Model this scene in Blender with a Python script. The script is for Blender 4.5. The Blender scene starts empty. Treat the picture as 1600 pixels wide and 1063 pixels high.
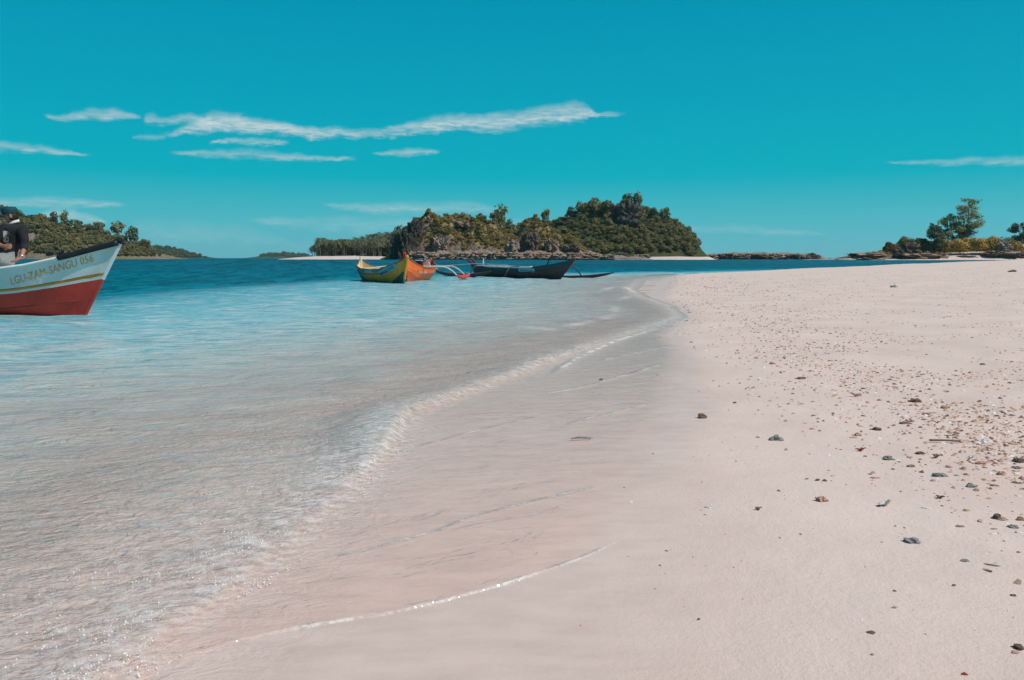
import bpy, bmesh, math, random
import numpy as np
from mathutils import Vector, Matrix, noise as mnoise

random.seed(7); rng = np.random.default_rng(7)
S = bpy.context.scene; COL = S.collection
R = math.radians

# ------------------------------------------------------------------ camera, sky, sun, exposure
H = 0.85; F = 1244.4; CU, CV = 800.0, 531.5
PITCH = math.atan((531.5 - 403.3) / F)
cd = bpy.data.cameras.new('camera'); cam = bpy.data.objects.new('camera', cd); COL.objects.link(cam)
cam.location = (0, 0, H); cam.rotation_euler = (math.pi/2 - PITCH, 0, 0)
cd.sensor_width = 36; cd.lens = 28; cd.clip_start = 0.05; cd.clip_end = 20000
S.camera = cam
S.render.resolution_x = 1024; S.render.resolution_y = 680
S.view_settings.view_transform = 'Standard'; S.view_settings.look = 'None'
S.view_settings.exposure = 0.17; S.view_settings.gamma = 1.0; S.view_settings.use_curve_mapping = False
SUN_AZ, SUN_EL = R(112), R(50)           # azimuth clockwise from +Y

def ray(u, v):
    c, s = math.cos(PITCH), math.sin(PITCH)
    a = (u - CU) / F; b = -(v - CV) / F
    return Vector((a, c + b * s, -s + b * c))
def G(u, v, z=0.0):
    d = ray(u, v); k = (z - H) / d.z
    return Vector((d.x * k, d.y * k, z))
def at(u, v, Y):
    d = ray(u, v); k = Y / d.y
    return Vector((d.x * k, Y, H + d.z * k))
def azel(u, v):
    d = ray(u, v).normalized()
    return math.degrees(math.atan2(d.x, d.y)), math.degrees(math.asin(d.z))
def lin(r, g, b):
    f = lambda c: (c/255/12.92) if c/255 <= .04045 else ((c/255 + .055)/1.055)**2.4
    return (f(r), f(g), f(b), 1)

class NT:
    """tiny node helper"""
    def __init__(s, tree): s.t = tree; s.n = tree.nodes; s.l = tree.links
    def node(s, typ, **kw):
        n = s.n.new(typ)
        for k, v in kw.items():
            if k.startswith('_'): setattr(n, k[1:], v)
        return n
    def set(s, sock, v):
        if v is None: return
        if isinstance(v, bpy.types.NodeSocket): s.l.new(v, sock)
        else: sock.default_value = v
    def m(s, op, a, b=None, c=None, clamp=False):
        n = s.n.new('ShaderNodeMath'); n.operation = op; n.use_clamp = clamp
        s.set(n.inputs[0], a); s.set(n.inputs[1], b)
        if c is not None: s.set(n.inputs[2], c)
        return n.outputs[0]
    def mr(s, v, a, b, c=0.0, d=1.0, smooth=False):
        n = s.n.new('ShaderNodeMapRange'); n.interpolation_type = 'SMOOTHSTEP' if smooth else 'LINEAR'
        for i, x in enumerate((v, a, b, c, d)): s.set(n.inputs[i], x)
        return n.outputs[0]
    def mix(s, f, a, b, mode='MIX'):
        n = s.n.new('ShaderNodeMix'); n.data_type = 'RGBA'; n.blend_type = mode
        s.set(n.inputs[0], f); s.set(n.inputs[6], a); s.set(n.inputs[7], b)
        return n.outputs[2]
    def noise(s, vec, scale, detail=3, rough=.5, dist=0.0):
        n = s.n.new('ShaderNodeTexNoise'); s.set(n.inputs['Vector'], vec)
        n.inputs['Scale'].default_value = scale; n.inputs['Detail'].default_value = detail
        n.inputs['Roughness'].default_value = rough; n.inputs['Distortion'].default_value = dist
        return n.outputs[0]
    def vmul(s, vec, k):
        n = s.n.new('ShaderNodeVectorMath'); n.operation = 'MULTIPLY'; s.set(n.inputs[0], vec); n.inputs[1].default_value = k
        return n.outputs[0]
    def ramp(s, f, stops):
        n = s.n.new('ShaderNodeValToRGB'); s.set(n.inputs[0], f); cr = n.color_ramp
        while len(cr.elements) < len(stops): cr.elements.new(.5)
        for e, (p, c) in zip(cr.elements, stops): e.position = p; e.color = c if len(c) == 4 else (*c, 1)
        return n.outputs[0]
    def curve(s, x, pts):
        n = s.n.new('ShaderNodeFloatCurve'); s.set(n.inputs['Value'], x); cv = n.mapping.curves[0]
        n.mapping.extend = 'HORIZONTAL'
        while len(cv.points) < len(pts): cv.points.new(.5, .5)
        for p, (a, b) in zip(cv.points, pts): p.location = (a, b); p.handle_type = 'AUTO'
        n.mapping.update(); return n.outputs[0]

W = bpy.data.worlds.new('World'); S.world = W; W.use_nodes = True
wt = NT(W.node_tree); W.node_tree.nodes.clear()
sky = wt.node('ShaderNodeTexSky', _sky_type='NISHITA', _sun_disc=False)
sky.sun_elevation = SUN_EL; sky.sun_rotation = SUN_AZ; sky.altitude = 0; sky.dust_density = .6
SKY_STR = 0.10
gco = wt.node('ShaderNodeTexCoord').outputs['Generated']
sp = wt.node('ShaderNodeSeparateXYZ'); wt.l.new(gco, sp.inputs[0])
X_, Y_, Z_ = sp.outputs
EL = wt.m('MULTIPLY', wt.m('ARCSINE', Z_), 180/math.pi)
AZ = wt.m('MULTIPLY', wt.m('ARCTAN2', X_, Y_), 180/math.pi)
k = 1/SKY_STR
def sk(r, g, b): c = lin(r, g, b); return (c[0], c[1], c[2], 1)
grad = wt.ramp(wt.mr(EL, -2, 90), [
    (0.0, sk(92, 164, 180)), (2.2/92, sk(96, 171, 184)), (4.3/92, sk(76, 172, 184)), (7.6/92, sk(0, 163, 180)),
    (12/92, sk(0, 154, 177)), (19.5/92, sk(0, 138, 170)), (.5, sk(0, 112, 155)), (1.0, sk(10, 90, 142))])
gs = wt.node('ShaderNodeVectorMath', _operation='SCALE'); wt.l.new(grad, gs.inputs[0]); gs.inputs['Scale'].default_value = k
base = wt.mix(0.997, sky.outputs[0], gs.outputs[0])
# cloud streaks: each follows its own curve of elevation and half thickness over azimuth
wn1 = wt.noise(gco, 28, 5, .62); wn2 = wt.noise(wt.vmul(gco, (1, 1, 5)), 60, 4, .6); wn3 = wt.noise(wt.vmul(gco, (1, 1, 9)), 9, 5, .6)
clouds = [  # (points (u,v,half thickness px)), opacity, softness, wobble
    ([(245,208,2),(300,203,9),(345,192,16),(400,197,15),(500,206,10),(600,208,10),(650,200,13),(700,193,15),(770,190,16),(830,184,17),(880,178,19),(915,176,14),(945,181,4),(985,166,4)], .85, .75, 8),
    ([(66,182,2),(110,181,7),(180,178,10),(205,180,6),(224,183,2)], .68, .8, 5),
    ([(222,186,2),(240,185,10),(252,188,7),(275,187,8),(300,188,9),(335,190,3)], .50, .9, 7),
    ([(205,215,2),(230,214,6),(262,213,2)], .35, 1.0, 4),
    ([(262,237,3),(330,240,8),(400,241,9),(470,246,7),(560,248,3)], .58, .95, 6),
    ([(325,222,2),(370,222,6),(410,223,7),(455,224,2)], .55, .8, 6),
    ([(580,240,2),(620,239,6),(650,238,7),(690,237,2)], .45, .9, 5),
    ([(-80,226,8),(0,229,8),(50,232,8),(95,237,5),(145,241,2)], .50, .9, 5),
    ([(-100,318,9),(0,317,10),(90,317,10),(150,318,7),(205,322,2)], .42, 1.0, 3),
    ([(500,318,3),(560,325,10),(640,326,14),(720,325,13),(800,335,6)], .45, 1.0, 4),
    ([(380,345,6),(520,350,16),(640,352,18),(780,352,16),(960,360,5)], .28, 1.0, 6),
    ([(1380,255,2),(1450,254,5),(1530,252,7),(1620,252,9),(1750,250,8)], .45, 1.0, 4),
    ([(1050,358,4),(1130,358,9),(1230,362,7),(1300,368,3)], .22, 1.0, 4),
    ([(60,338,4),(100,334,10),(135,343,10),(170,348,4)], .55, .8, 7),
    ([(200,352,4),(250,362,22),(330,368,24),(420,378,14),(500,384,4)], .16, 1.0, 10),
]
tot = None
for pts, op, soft, wob in clouds:
    ae = [azel(u, v) for u, v, t in pts]
    a0, a1 = ae[0][0], ae[-1][0]
    e0 = min(e for _, e in ae) - .2; e1 = max(e for _, e in ae) + .2
    f = wt.mr(AZ, a0, a1)
    c = wt.m('ADD', wt.m('MULTIPLY', wt.curve(f, [((a-a0)/(a1-a0), (e-e0)/(e1-e0)) for a, e in ae]), e1-e0), e0)
    t = wt.m('MULTIPLY', wt.curve(f, [((a-a0)/(a1-a0), p[2]/30) for (a, _), p in zip(ae, pts)]), 30*.036)
    nz = wt.m('MULTIPLY', wt.m('SUBTRACT', wn1, .5), wob*.046*3.2)
    nz2 = wt.m('MULTIPLY', wt.m('SUBTRACT', wn2, .5), wob*.046*1.6)
    d = wt.m('DIVIDE', wt.m('ABSOLUTE', wt.m('ADD', wt.m('SUBTRACT', EL, c), wt.m('ADD', nz, nz2))), t)
    mk = wt.mr(d, 1.35, 1.35 - soft*1.45 - .1, 0, op*.92, True)
    e = wt.m('MULTIPLY', wt.mr(f, -.0, .07, 0, 1, True), wt.mr(f, 1.0, .9, 0, 1, True))
    mk = wt.m('MULTIPLY', mk, e)
    mk = wt.m('MULTIPLY', mk, wt.mr(wn3, .30, .60, .30, 1)); mk = wt.m('MULTIPLY', mk, wt.mr(wn2, .32, .62, .40, 1))
    front = wt.m('GREATER_THAN', Y_, 0)
    mk = wt.m('MULTIPLY', mk, front)
    tot = mk if tot is None else wt.m('SUBTRACT', 1, wt.m('MULTIPLY', wt.m('SUBTRACT', 1, tot), wt.m('SUBTRACT', 1, mk)))
cc = lin(208, 212, 210)
full = wt.mix(tot, base, (cc[0]*k, cc[1]*k, cc[2]*k, 1))
bg = wt.node('ShaderNodeBackground'); wt.l.new(full, bg.inputs[0]); bg.inputs[1].default_value = SKY_STR
wo = wt.node('ShaderNodeOutputWorld'); wt.l.new(bg.outputs[0], wo.inputs[0])

sd = bpy.data.lights.new('sun', 'SUN'); sd.energy = 3.9; sd.angle = R(.5); sd.color = (1, .955, .88)
sun = bpy.data.objects.new('sun', sd); COL.objects.link(sun)
sv = Vector((math.sin(SUN_AZ)*math.cos(SUN_EL), math.cos(SUN_AZ)*math.cos(SUN_EL), math.sin(SUN_EL)))
sun.rotation_euler = sv.to_track_quat('Z', 'Y').to_euler()

# ------------------------------------------------------------------ helpers
def part_of(v, a, b, names):
    return names[min(len(names)-1, max(0, int((v-a)/(b-a)*len(names))))]
def uof(x, y): return CU + F*x/y
def link(o, parent=None):
    COL.objects.link(o)
    if parent is not None: o.parent = parent
    return o
def mesh(name, verts, faces, mats=(), smooth=False, idx=None):
    me = bpy.data.meshes.new(name); me.from_pydata([tuple(v) for v in verts], [], faces)
    for m in (mats if isinstance(mats, (list, tuple)) else [mats]): me.materials.append(m)
    if smooth: me.polygons.foreach_set('use_smooth', [True]*len(me.polygons))
    if idx is not None: me.polygons.foreach_set('material_index', idx)
    me.update(); return me
def obj(name, me, parent=None, loc=None):
    o = bpy.data.objects.new(name, me); link(o, parent)
    if loc is not None: o.location = loc
    return o
def tag(o, label=None, cat=None, group=None, kind=None):
    if label: o['label'] = label
    if cat: o['category'] = cat
    if group: o['group'] = group
    if kind: o['kind'] = kind
    return o
def thing(name, loc, label, cat, group=None, rz=0, scale=1):
    o = bpy.data.objects.new(name, None); link(o); o.location = loc; o.rotation_euler = (0, 0, rz); o.scale = (scale,)*3
    o.empty_display_size = .1
    return tag(o, label, cat, group)
def big_mesh(name, V, Fq, mat, smooth=True):
    """V (n,3) float, Fq (m,k) int"""
    me = bpy.data.meshes.new(name); n, m, kk = len(V), len(Fq), Fq.shape[1]
    me.vertices.add(n); me.vertices.foreach_set('co', V.astype(np.float32).ravel())
    me.loops.add(m*kk); me.loops.foreach_set('vertex_index', Fq.astype(np.int32).ravel())
    me.polygons.add(m); me.polygons.foreach_set('loop_start', np.arange(0, m*kk, kk, dtype=np.int32))
    me.polygons.foreach_set('loop_total', np.full(m, kk, dtype=np.int32))
    if smooth: me.polygons.foreach_set('use_smooth', np.ones(m, dtype=bool))
    me.materials.append(mat); me.update(calc_edges=True); me.validate(); return me
def attr(me, name, arr):
    a = me.attributes.new(name, 'FLOAT', 'POINT'); a.data.foreach_set('value', arr.astype(np.float32).ravel())
def grid_faces(nr, nc):
    i = np.arange(nr-1)[:, None]*nc + np.arange(nc-1)[None, :]
    return np.stack([i, i+1, i+nc+1, i+nc], -1).reshape(-1, 4)
def _h(ix, iy, s):
    n = (ix.astype(np.int64)*374761393 + iy.astype(np.int64)*668265263 + s*1274126177) & 0xffffffff
    n = ((n ^ (n >> 13))*1274126177) & 0xffffffff
    return ((n ^ (n >> 16)) & 0xffff)/65535.0
def vnoise(x, y, s=0):
    ix, iy = np.floor(x), np.floor(y); fx, fy = x-ix, y-iy
    fx = fx*fx*(3-2*fx); fy = fy*fy*(3-2*fy)
    a, b, c, d = _h(ix, iy, s), _h(ix+1, iy, s), _h(ix, iy+1, s), _h(ix+1, iy+1, s)
    return (a+(b-a)*fx)*(1-fy) + (c+(d-c)*fx)*fy
def fbm(x, y, s=0, o=4):
    r = 0; a = .5
    for i in range(o): r = r + a*(vnoise(x*2**i, y*2**i, s+i*17)-.5)*2; a *= .5
    return r
def sstep(a, b, x):
    t = np.clip((x-a)/(b-a), 0, 1); return t*t*(3-2*t)

def mat(name, col, rough=.6, var=0.0, vscale=5, bump=0.0, bscale=30, spec=.3, var2=None, coord='Object', metallic=0):
    m = bpy.data.materials.new(name); m.use_nodes = True; t = NT(m.node_tree); p = t.n['Principled BSDF']
    p.inputs['Roughness'].default_value = rough; p.inputs['Specular IOR Level'].default_value = spec; p.inputs['Metallic'].default_value = metallic
    co = t.node('ShaderNodeTexCoord').outputs[coord]
    c4 = (*col[:3], 1)
    if var or var2:
        nz = t.mr(t.noise(co, vscale, 5, .65), .35, .65)
        dark = var2 if var2 else tuple(c*(1-var) for c in col[:3])
        t.set(p.inputs['Base Color'], t.mix(nz, (*dark[:3], 1), c4))
    else: p.inputs['Base Color'].default_value = c4
    if bump:
        b = t.node('ShaderNodeBump'); b.inputs['Strength'].default_value = 1; b.inputs['Distance'].default_value = bump
        t.set(b.inputs['Height'], t.noise(co, bscale, 4, .6)); t.l.new(b.outputs[0], p.inputs['Normal'])
    return m

# ------------------------------------------------------------------ beach shape
def pix_curve(pts, z=0.0):
    P = np.array([list(G(u, v, z))[:2] for u, v in pts]); return P
# edge of the standing water, as x over y
E_px = [(1075,497),(1000,520),(930,548),(860,573),(760,612),(668,650),(640,700),(560,790),(480,862),(400,932),(320,988),(230,1060)]
Ep = pix_curve(E_px); o_ = np.argsort(Ep[:, 1]); Ep = Ep[o_]
Wy = np.concatenate([[-8, -2], Ep[:, 1], [14, 17.3, 21, 30, 37, 45, 60, 100]])
Wx = np.concatenate([[-4.4, -2.4], Ep[:, 0], [2.9, 3.0, 3.3, 5.0, 7.4, 9.5, 11, 14]])
B_px = [(1000,1063),(1010,900),(1050,780),(1075,700),(1108,640),(1092,600),(1098,560),(1062,523),(1090,487),(1046,465),(1062,432)]
Bp = pix_curve(B_px, .02); o_ = np.argsort(Bp[:, 1]); Bp = Bp[o_]
By = np.concatenate([[-8], Bp[:, 1], [50, 100]]); Bx = np.concatenate([[-1.5], Bp[:, 0], [12, 16]])
Fx = np.array([-100, 4, 8, 11, 17, 30, 60, 150, 400]); Fy = np.array([34, 37, 40.5, 43.5, 49.5, 60.5, 79, 96, 120])
pd = np.array([-4000, -300, -60, -30, -14, -11.5, -9.5, -6, -3, -1, 0, 1.5, 6, 25, 60, 4000])
pz = np.array([-14, -14, -13, -10, -5.0, -1.8, -.85, -.42, -.17, -.045, 0, .05, .19, .74, 1.5, 3])
pd2 = np.array([-4000, -200, -40, -15, -6, 0, 10, 4000]); pz2 = np.array([-14, -14, -10, -4, -1.2, 0, 1.1, 8])
def sand_z(x, y, fine=True):
    wob = .06*fbm(x*.9, y*.9, 3, 3)*np.clip(y/6, .5, 3)
    d1 = (x - np.interp(y, Wy, Wx) + wob)*.93
    d2 = (np.interp(x, Fx, Fy) - y)
    z = np.minimum(np.interp(d1, pd, pz), np.interp(d2, pd2, pz2) + .8*fbm(x*.15, y*.15, 9, 2)*.1)
    dry = np.clip(d1/3, 0, 1)
    if fine:
        z = z + dry*(.035*fbm(x*.35, y*.35, 21, 3) + .012*fbm(x*1.7, y*1.7, 5, 3) + .006*fbm(x*4.5, y*4.5, 6, 2)) + np.clip(d1-.8, 0, 1)*.003*fbm(x*9, y*9, 8, 2)
    return z, d1, d2
def sand_at(x, y):
    z, _, _ = sand_z(np.array([x]), np.array([y])); return float(z[0])
def GS(u, v):
    """pixel to point on the sand"""
    z = 0.0
    for _ in range(12):
        p = G(u, v, z); z = .5*z + .5*sand_at(p.x, p.y)
    return Vector((p.x, p.y, sand_at(p.x, p.y)))

def fan(ys, ss, off=1.0):
    Yg = np.repeat(ys[:, None], len(ss), 1); Xg = ss[None, :]*(np.abs(Yg)+off)
    return Xg, Yg
def poly_dist(x, y, P):
    """signed distance information to an open polyline: (distance, side, param)"""
    best = np.full(x.shape, 1e9); side = np.zeros(x.shape); par = np.zeros(x.shape)
    n = len(P)-1
    for i in range(n):
        a, b = P[i], P[i+1]; d = b-a; L = (d**2).sum()
        t = np.clip(((x-a[0])*d[0] + (y-a[1])*d[1])/L, 0, 1)
        dx, dy = x-a[0]-t*d[0], y-a[1]-t*d[1]; q = np.hypot(dx, dy)
        m = q < best; best[m] = q[m]; side[m] = (d[0]*dy - d[1]*dx)[m]; par[m] = ((i+t)/n)[m]
    return best, np.sign(side), par

# --- sand sheet
def geo(a, b, n): return a*(b/a)**(np.arange(n)/(n-1))
ys = np.concatenate([np.linspace(-6, .9, 20), geo(1.0, 90, 520), geo(92, 5000, 50)])
ss = np.concatenate([[-2.4, -2, -1.6], np.linspace(-1.1, 1.1, 420), [1.4, 2, 2.4]])
Xg, Yg = fan(ys, ss); 
Zg, D1, D2 = sand_z(Xg, Yg)
bd = Xg - np.interp(Yg, By, Bx)
wet = 1 - sstep(-.12, .16, (bd + .10*fbm(Xg*2.2, Yg*2.2, 31, 3) + .03*fbm(Xg*9, Yg*9, 33, 2))*np.where(Yg > 9, .6, np.where(Yg < 3.2, .45, 1)))
wet = np.maximum(wet, 1 - sstep(0, 1.2, D2))
sm = bpy.data.materials.new('sand'); sm.use_nodes = True; t = NT(sm.node_tree); p = t.n['Principled BSDF']
co = t.node('ShaderNodeTexCoord').outputs['Object']
at_ = t.node('ShaderNodeAttribute', _attribute_name='wet').outputs['Fac']
n1 = t.noise(co, 1.3, 4, .6); n2 = t.noise(co, 14, 5, .7); n3 = t.noise(co, 420, 2, .6); n4 = t.noise(t.vmul(co, (1, 1, 1)), 90, 3, .7)
DRY = (.67, .503, .436, 1); DRY2 = (.60, .44, .372, 1)
c = t.mix(t.mr(n1, .35, .65), DRY2, DRY)
c = t.mix(t.mr(n2, .4, .75, 0, .35), c, (.66, .50, .44, 1))
c = t.mix(t.mr(n3, .52, .74, 0, .40), c, (.36, .25, .20, 1))
c = t.mix(t.mr(n4, .66, .72, 0, .45), c, (.38, .26, .20, 1))
wc = t.mix(.5, c, (.62, .43, .355, 1))
wc = t.mix(t.mr(t.noise(t.vmul(co, (1, 3, 1)), 5, 4, .6), .4, .7, 0, .25), wc, (.34, .235, .20, 1))
c = t.mix(at_, c, wc); t.set(p.inputs['Base Color'], c)
t.set(p.inputs['Roughness'], t.mr(at_, 0, 1, .95, .42)); t.set(p.inputs['Specular IOR Level'], t.mr(at_, 0, 1, .1, .24))
b = t.node('ShaderNodeBump'); b.inputs['Strength'].default_value = 1; b.inputs['Distance'].default_value = .004
hh = t.m('ADD', t.m('MULTIPLY', n2, 1.2), t.m('ADD', t.m('MULTIPLY', n3, .22), t.m('MULTIPLY', n4, .45)))
uz = t.node('ShaderNodeSeparateXYZ'); t.l.new(co, uz.inputs[0])
und = t.mr(uz.outputs[2], .012, -.03)
rg = t.m('ABSOLUTE', t.m('SUBTRACT', t.noise(t.vmul(co, (1, 1.5, 0)), 7, 3, .55, 1.2), .5)); rg2 = t.m('ABSOLUTE', t.m('SUBTRACT', t.noise(t.vmul(co, (1, 1.7, 0)), 19, 3, .55, 1.0), .5))
rsum = t.m('ADD', t.m('MULTIPLY', rg, 26), t.m('MULTIPLY', rg2, 10))
t.set(b.inputs['Height'], t.m('ADD', t.m('MULTIPLY', hh, t.mr(at_, 0, 1, 1, .18)), t.m('MULTIPLY', rsum, t.m('MULTIPLY', und, -.55)))); t.l.new(b.outputs[0], p.inputs['Normal'])
me = big_mesh('sand_beach', np.stack([Xg, Yg, Zg], -1).reshape(-1, 3), grid_faces(len(ys), len(ss)), sm)
attr(me, 'wet', wet)
tag(obj('sand_beach', me), kind='structure')

# --- water sheet
ys = np.concatenate([np.linspace(-6, .9, 20), geo(1.0, 60, 880), geo(60.5, 5000, 300)])
ss = np.concatenate([[-2.4, -2, -1.6, -1.3, -1.1], np.linspace(-1.0, .45, 520), np.linspace(.46, 1.0, 40), [1.2, 1.4, 2, 2.4]])
Xg, Yg = fan(ys, ss)
Zs, D1, D2 = sand_z(Xg, Yg)
Ex = np.interp(Yg, Wy, Wx); e = Ex - Xg + .035*fbm(Xg*3, Yg*3, 41, 3)     # > 0 on the water side
nearf = np.exp(-np.maximum(Yg-3, 0)/14)
# long low wavelets running towards the beach, their crests roughly along it
q = Xg*.80 - Yg*.36 + .5*fbm(Xg*.45, Yg*.45, 51, 3); q2 = Xg*.35 - Yg*.9 + .35*fbm(Xg*.8, Yg*.8, 52, 3); q3 = Xg*.15 + Yg*.98 + .3*fbm(Xg*1.3, Yg*1.3, 57, 2)
dist = np.hypot(Xg, Yg)
amp = np.clip(e/1.6, .08, 1)
wave = (.011*np.sin(q*5.2)*np.abs(fbm(Xg*.6, Yg*.6, 60, 2)+.6) + .0065*np.sin(q2*9+2)*(.6+fbm(Xg*.9, Yg*.9, 61, 2)) + .004*np.sin(q3*17)*np.exp(-dist/12)
        + .009*fbm(Xg*2.2 - Yg*.8, Yg*3.4, 53, 3) + .0035*fbm(Xg*7 - Yg*3, Yg*11, 54, 3)*np.exp(-dist/9))
wave = wave + np.clip((Yg-4)/8, 0, 1)*.020*(1-2.6*np.abs(fbm(Xg*.9 - Yg*.25, Yg*1.5 + Xg*.2, 56, 4))) + np.clip((Yg-14)/25, 0, 1)*.035*(1-2.6*np.abs(fbm(Xg*.35, Yg*.62, 62, 4))) + np.clip((Yg-50)/150, 0, 1)*.14*(1-2.4*np.abs(fbm(Xg*.09, Yg*.16, 63, 4)))
wave = wave*amp*(1-.45*np.exp(-((dist)/2.2)**2))
# sharpened small ripples
rip = .0032*(1-np.abs(fbm(Xg*4 + .8*Yg, Yg*7, 55, 3))*2.4)*np.exp(-dist/8)*amp
# breaking wavelet along the front edge
crestA = np.interp(Yg, [0, 2.6, 3.5, 4.0, 4.6, 5.5, 6.7, 8, 10, 15, 22, 40], [.006, .010, .030, .052, .040, .026, .040, .018, .014, .03, .04, .03])
w0 = .13 + .02*Yg
crest = crestA*np.where(e > w0*.6, np.exp(-((e-w0*.6)/(w0*1.25))**2), np.exp(-((e-w0*.6)/(w0*.26))**2))*(1+.4*fbm(Xg*2.5, Yg*2.5, 58, 2))
swell = .010*np.exp(-((e-.75-.05*Yg)/(.22+.02*Yg))**2)*(.7+fbm(Xg, Yg, 59, 2)) + .008*np.exp(-((e-1.7-.08*Yg + .5*fbm(Xg*.8, Yg*.8, 66, 3))/.3)**2)*np.exp(-Yg/8)
lvl = np.where(e > -.02, .004, -.02)
Zw = lvl + wave + rip + crest + swell
# thin films of water run up the sand, with raised edges
L1 = pix_curve([(1012,832),(965,852),(930,868),(885,884),(840,898),(760,922),(680,941),(600,957),(540,964),(460,975),(380,990),(280,1020)], .02)
L2 = pix_curve([(960,758),(900,772),(830,785),(740,806),(690,825),(640,838),(560,857),(480,868)], .02)
L3 = pix_curve([(850,652),(800,662),(740,674),(690,686),(650,694)], .015)
L4 = pix_curve([(1078,505),(1020,515),(960,533),(900,560),(860,588)], .01)
L5 = pix_curve([(1055,540),(1000,552),(930,566)], .01)
L6 = pix_curve([(1040,572),(980,590),(900,612),(840,620)], .01)
L7 = pix_curve([(760,1020),(735,1016),(700,1034),(640,1050),(560,1060)], .02)
L8 = pix_curve([(1010,455),(1040,448),(1075,446)], .0); L9 = pix_curve([(880,668),(960,652),(1010,640)], .015)
L10 = pix_curve([(935,462),(952,452),(972,450),(990,457),(975,468),(960,474)], .0); L11 = pix_curve([(800,512),(860,517),(905,508),(940,500),(962,490),(955,478)], .0)
L12 = pix_curve([(930,440),(960,436),(1000,434),(1040,431)], .0); L13 = pix_curve([(560,600),(640,590),(700,588),(760,578),(800,570)], .0); L14 = pix_curve([(330,640),(400,640),(470,628),(540,625)], .0)
near = (Yg < 30) & (Yg > .8) & (np.abs(Xg) < 6)
film = np.full(Xg.shape, -.004)
xn, yn = Xg[near], Yg[near]
jit = .012*fbm(xn*6, yn*6, 71, 3); ffo = np.zeros(xn.shape)
l1x, l1y = L1[::-1, 0], L1[::-1, 1]
past = yn - np.interp(xn, l1x, l1y) + jit
right = np.interp(yn, By, Bx) - .12 - xn + jit*3
th = .0035*sstep(-.004, .012, past)*sstep(.0, .25, right) - .004*(1-sstep(-.006, .004, past)) - .004*(1-sstep(-.05, .02, right))
th += .0007*fbm(xn*9, yn*26, 72, 3) + .0004*fbm(xn*30, yn*60, 73, 2)
for Pp, hgt, wd in ((L1, .0035, .008), (L2, .0028, .009), (L3, .003, .013), (L4, .006, .035), (L5, .003, .022), (L6, .003, .018), (L7, .003, .008), (L9, .003, .014), (L8, .006, .05), (L10, .012, .16), (L11, .010, .11), (L12, .012, .25), (L13, .002, .10), (L14, .002, .09)):
    dd, sgn, par = poly_dist(xn, yn, Pp)
    dd = dd + jit*.5
    ffo = np.maximum(ffo, (.15 if Pp is L13 or Pp is L14 else .38 if wd >= .05 and Pp is not L4 else .85)*np.exp(-(dd/(wd*.8))**2)*sstep(0, .12, par)*sstep(1, .88, par)*np.clip(.55+1.2*fbm(xn*(10 if wd < .04 else 2.5), yn*(10 if wd < .04 else 2.5), 78, 3), 0, 1))
    th += hgt*np.exp(-(dd/wd)**2)*sstep(0, .12, par)*sstep(1, .88, par)*(1+.8*fbm(xn*14, yn*14, 77, 3))
film[near] = th
farf = (Yg >= 12) & (Yg < 46)
film[farf] = (.004*sstep(0, .5, (np.interp(Yg, By, Bx) - .2 - Xg)) - .004)[farf] + .003*fbm(Xg*1.2, Yg*3, 79, 3)[farf]
Zfilm = Zs + film
Zadd = np.zeros(Xg.shape); Zadd[near] = np.clip(ffo, 0, 1)*.012
Zw = np.where(e > .0, np.maximum(Zw + Zadd, Zs + .0035), np.maximum(Zfilm, Zw - np.clip(-e, 0, 1)*.25))
Zw = np.where((D1 > 6) & (D2 > 3), np.minimum(Zw, Zs-.05), Zw)
Zw = np.where(Yg > 46, wave*1.0, Zw)
depth = np.clip(Zw - Zs, -.05, 20)
foamA = np.exp(-((e-.16)/(.20))**2)*np.interp(Yg, [.8, 1.6, 3.4, 3.9, 5, 9], [.5, .6, .9, .7, .25, .1]) * (Yg < 12)
foamA = np.maximum(foamA, np.where((e > -.05) & (e < .9), np.interp(Yg, [.8, 1.6, 2.6, 3.5, 4.2], [.42, .45, .42, .25, 0]), 0)*sstep(.9, .3, e)*sstep(-.05, .02, e))
foamA = np.maximum(foamA, .55*np.exp(-((e-.10)/(.12+.01*Yg))**2)*np.interp(Yg, [3.6, 5, 8, 12, 25, 45], [.5, .9, 1, 1, 1, 0]))

wm = bpy.data.materials.new('sea_water'); wm.use_nodes = True; t = NT(wm.node_tree); t.n.clear()
gm = t.node('ShaderNodeNewGeometry'); pos = gm.outputs['Position']
dep = t.node('ShaderNodeAttribute', _attribute_name='depth').outputs['Fac']
fo = t.node('ShaderNodeAttribute', _attribute_name='foam').outputs['Fac']
ln = t.node('ShaderNodeVectorMath', _operation='LENGTH'); t.l.new(pos, ln.inputs[0]); dst = ln.outputs['Value']
rot = t.node('ShaderNodeMapping'); t.l.new(pos, rot.inputs[0]); rot.inputs['Rotation'].default_value = (0, 0, R(-14)); rp = rot.outputs[0]
rdg = lambda n_: t.m('SUBTRACT', 1, t.m('ABSOLUTE', t.m('MULTIPLY', t.m('SUBTRACT', n_, .5), 2)))
b1 = t.m('MULTIPLY', t.noise(t.vmul(rp, (1, 1.9, 1)), 16, 4, .62, .6), t.mr(dst, 2, 16, .0032, .0))
b2 = t.m('MULTIPLY', rdg(t.noise(t.vmul(rp, (1, 2.0, 1)), 4.5, 4, .58, .8)), t.mr(dst, 3, 60, .028, .014))
b2b = t.m('MULTIPLY', rdg(t.noise(t.vmul(rp, (.8, 1.7, 1)), 1.7, 5, .6, .8)), t.mr(dst, 3, 40, .035, .06))
b2 = t.m('ADD', b2, b2b)
b3 = t.m('MULTIPLY', t.noise(t.vmul(rp, (.6, 1.4, 1)), 1.3, 4, .6, .4), t.mr(dst, 6, 50, .0, .30))
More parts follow.
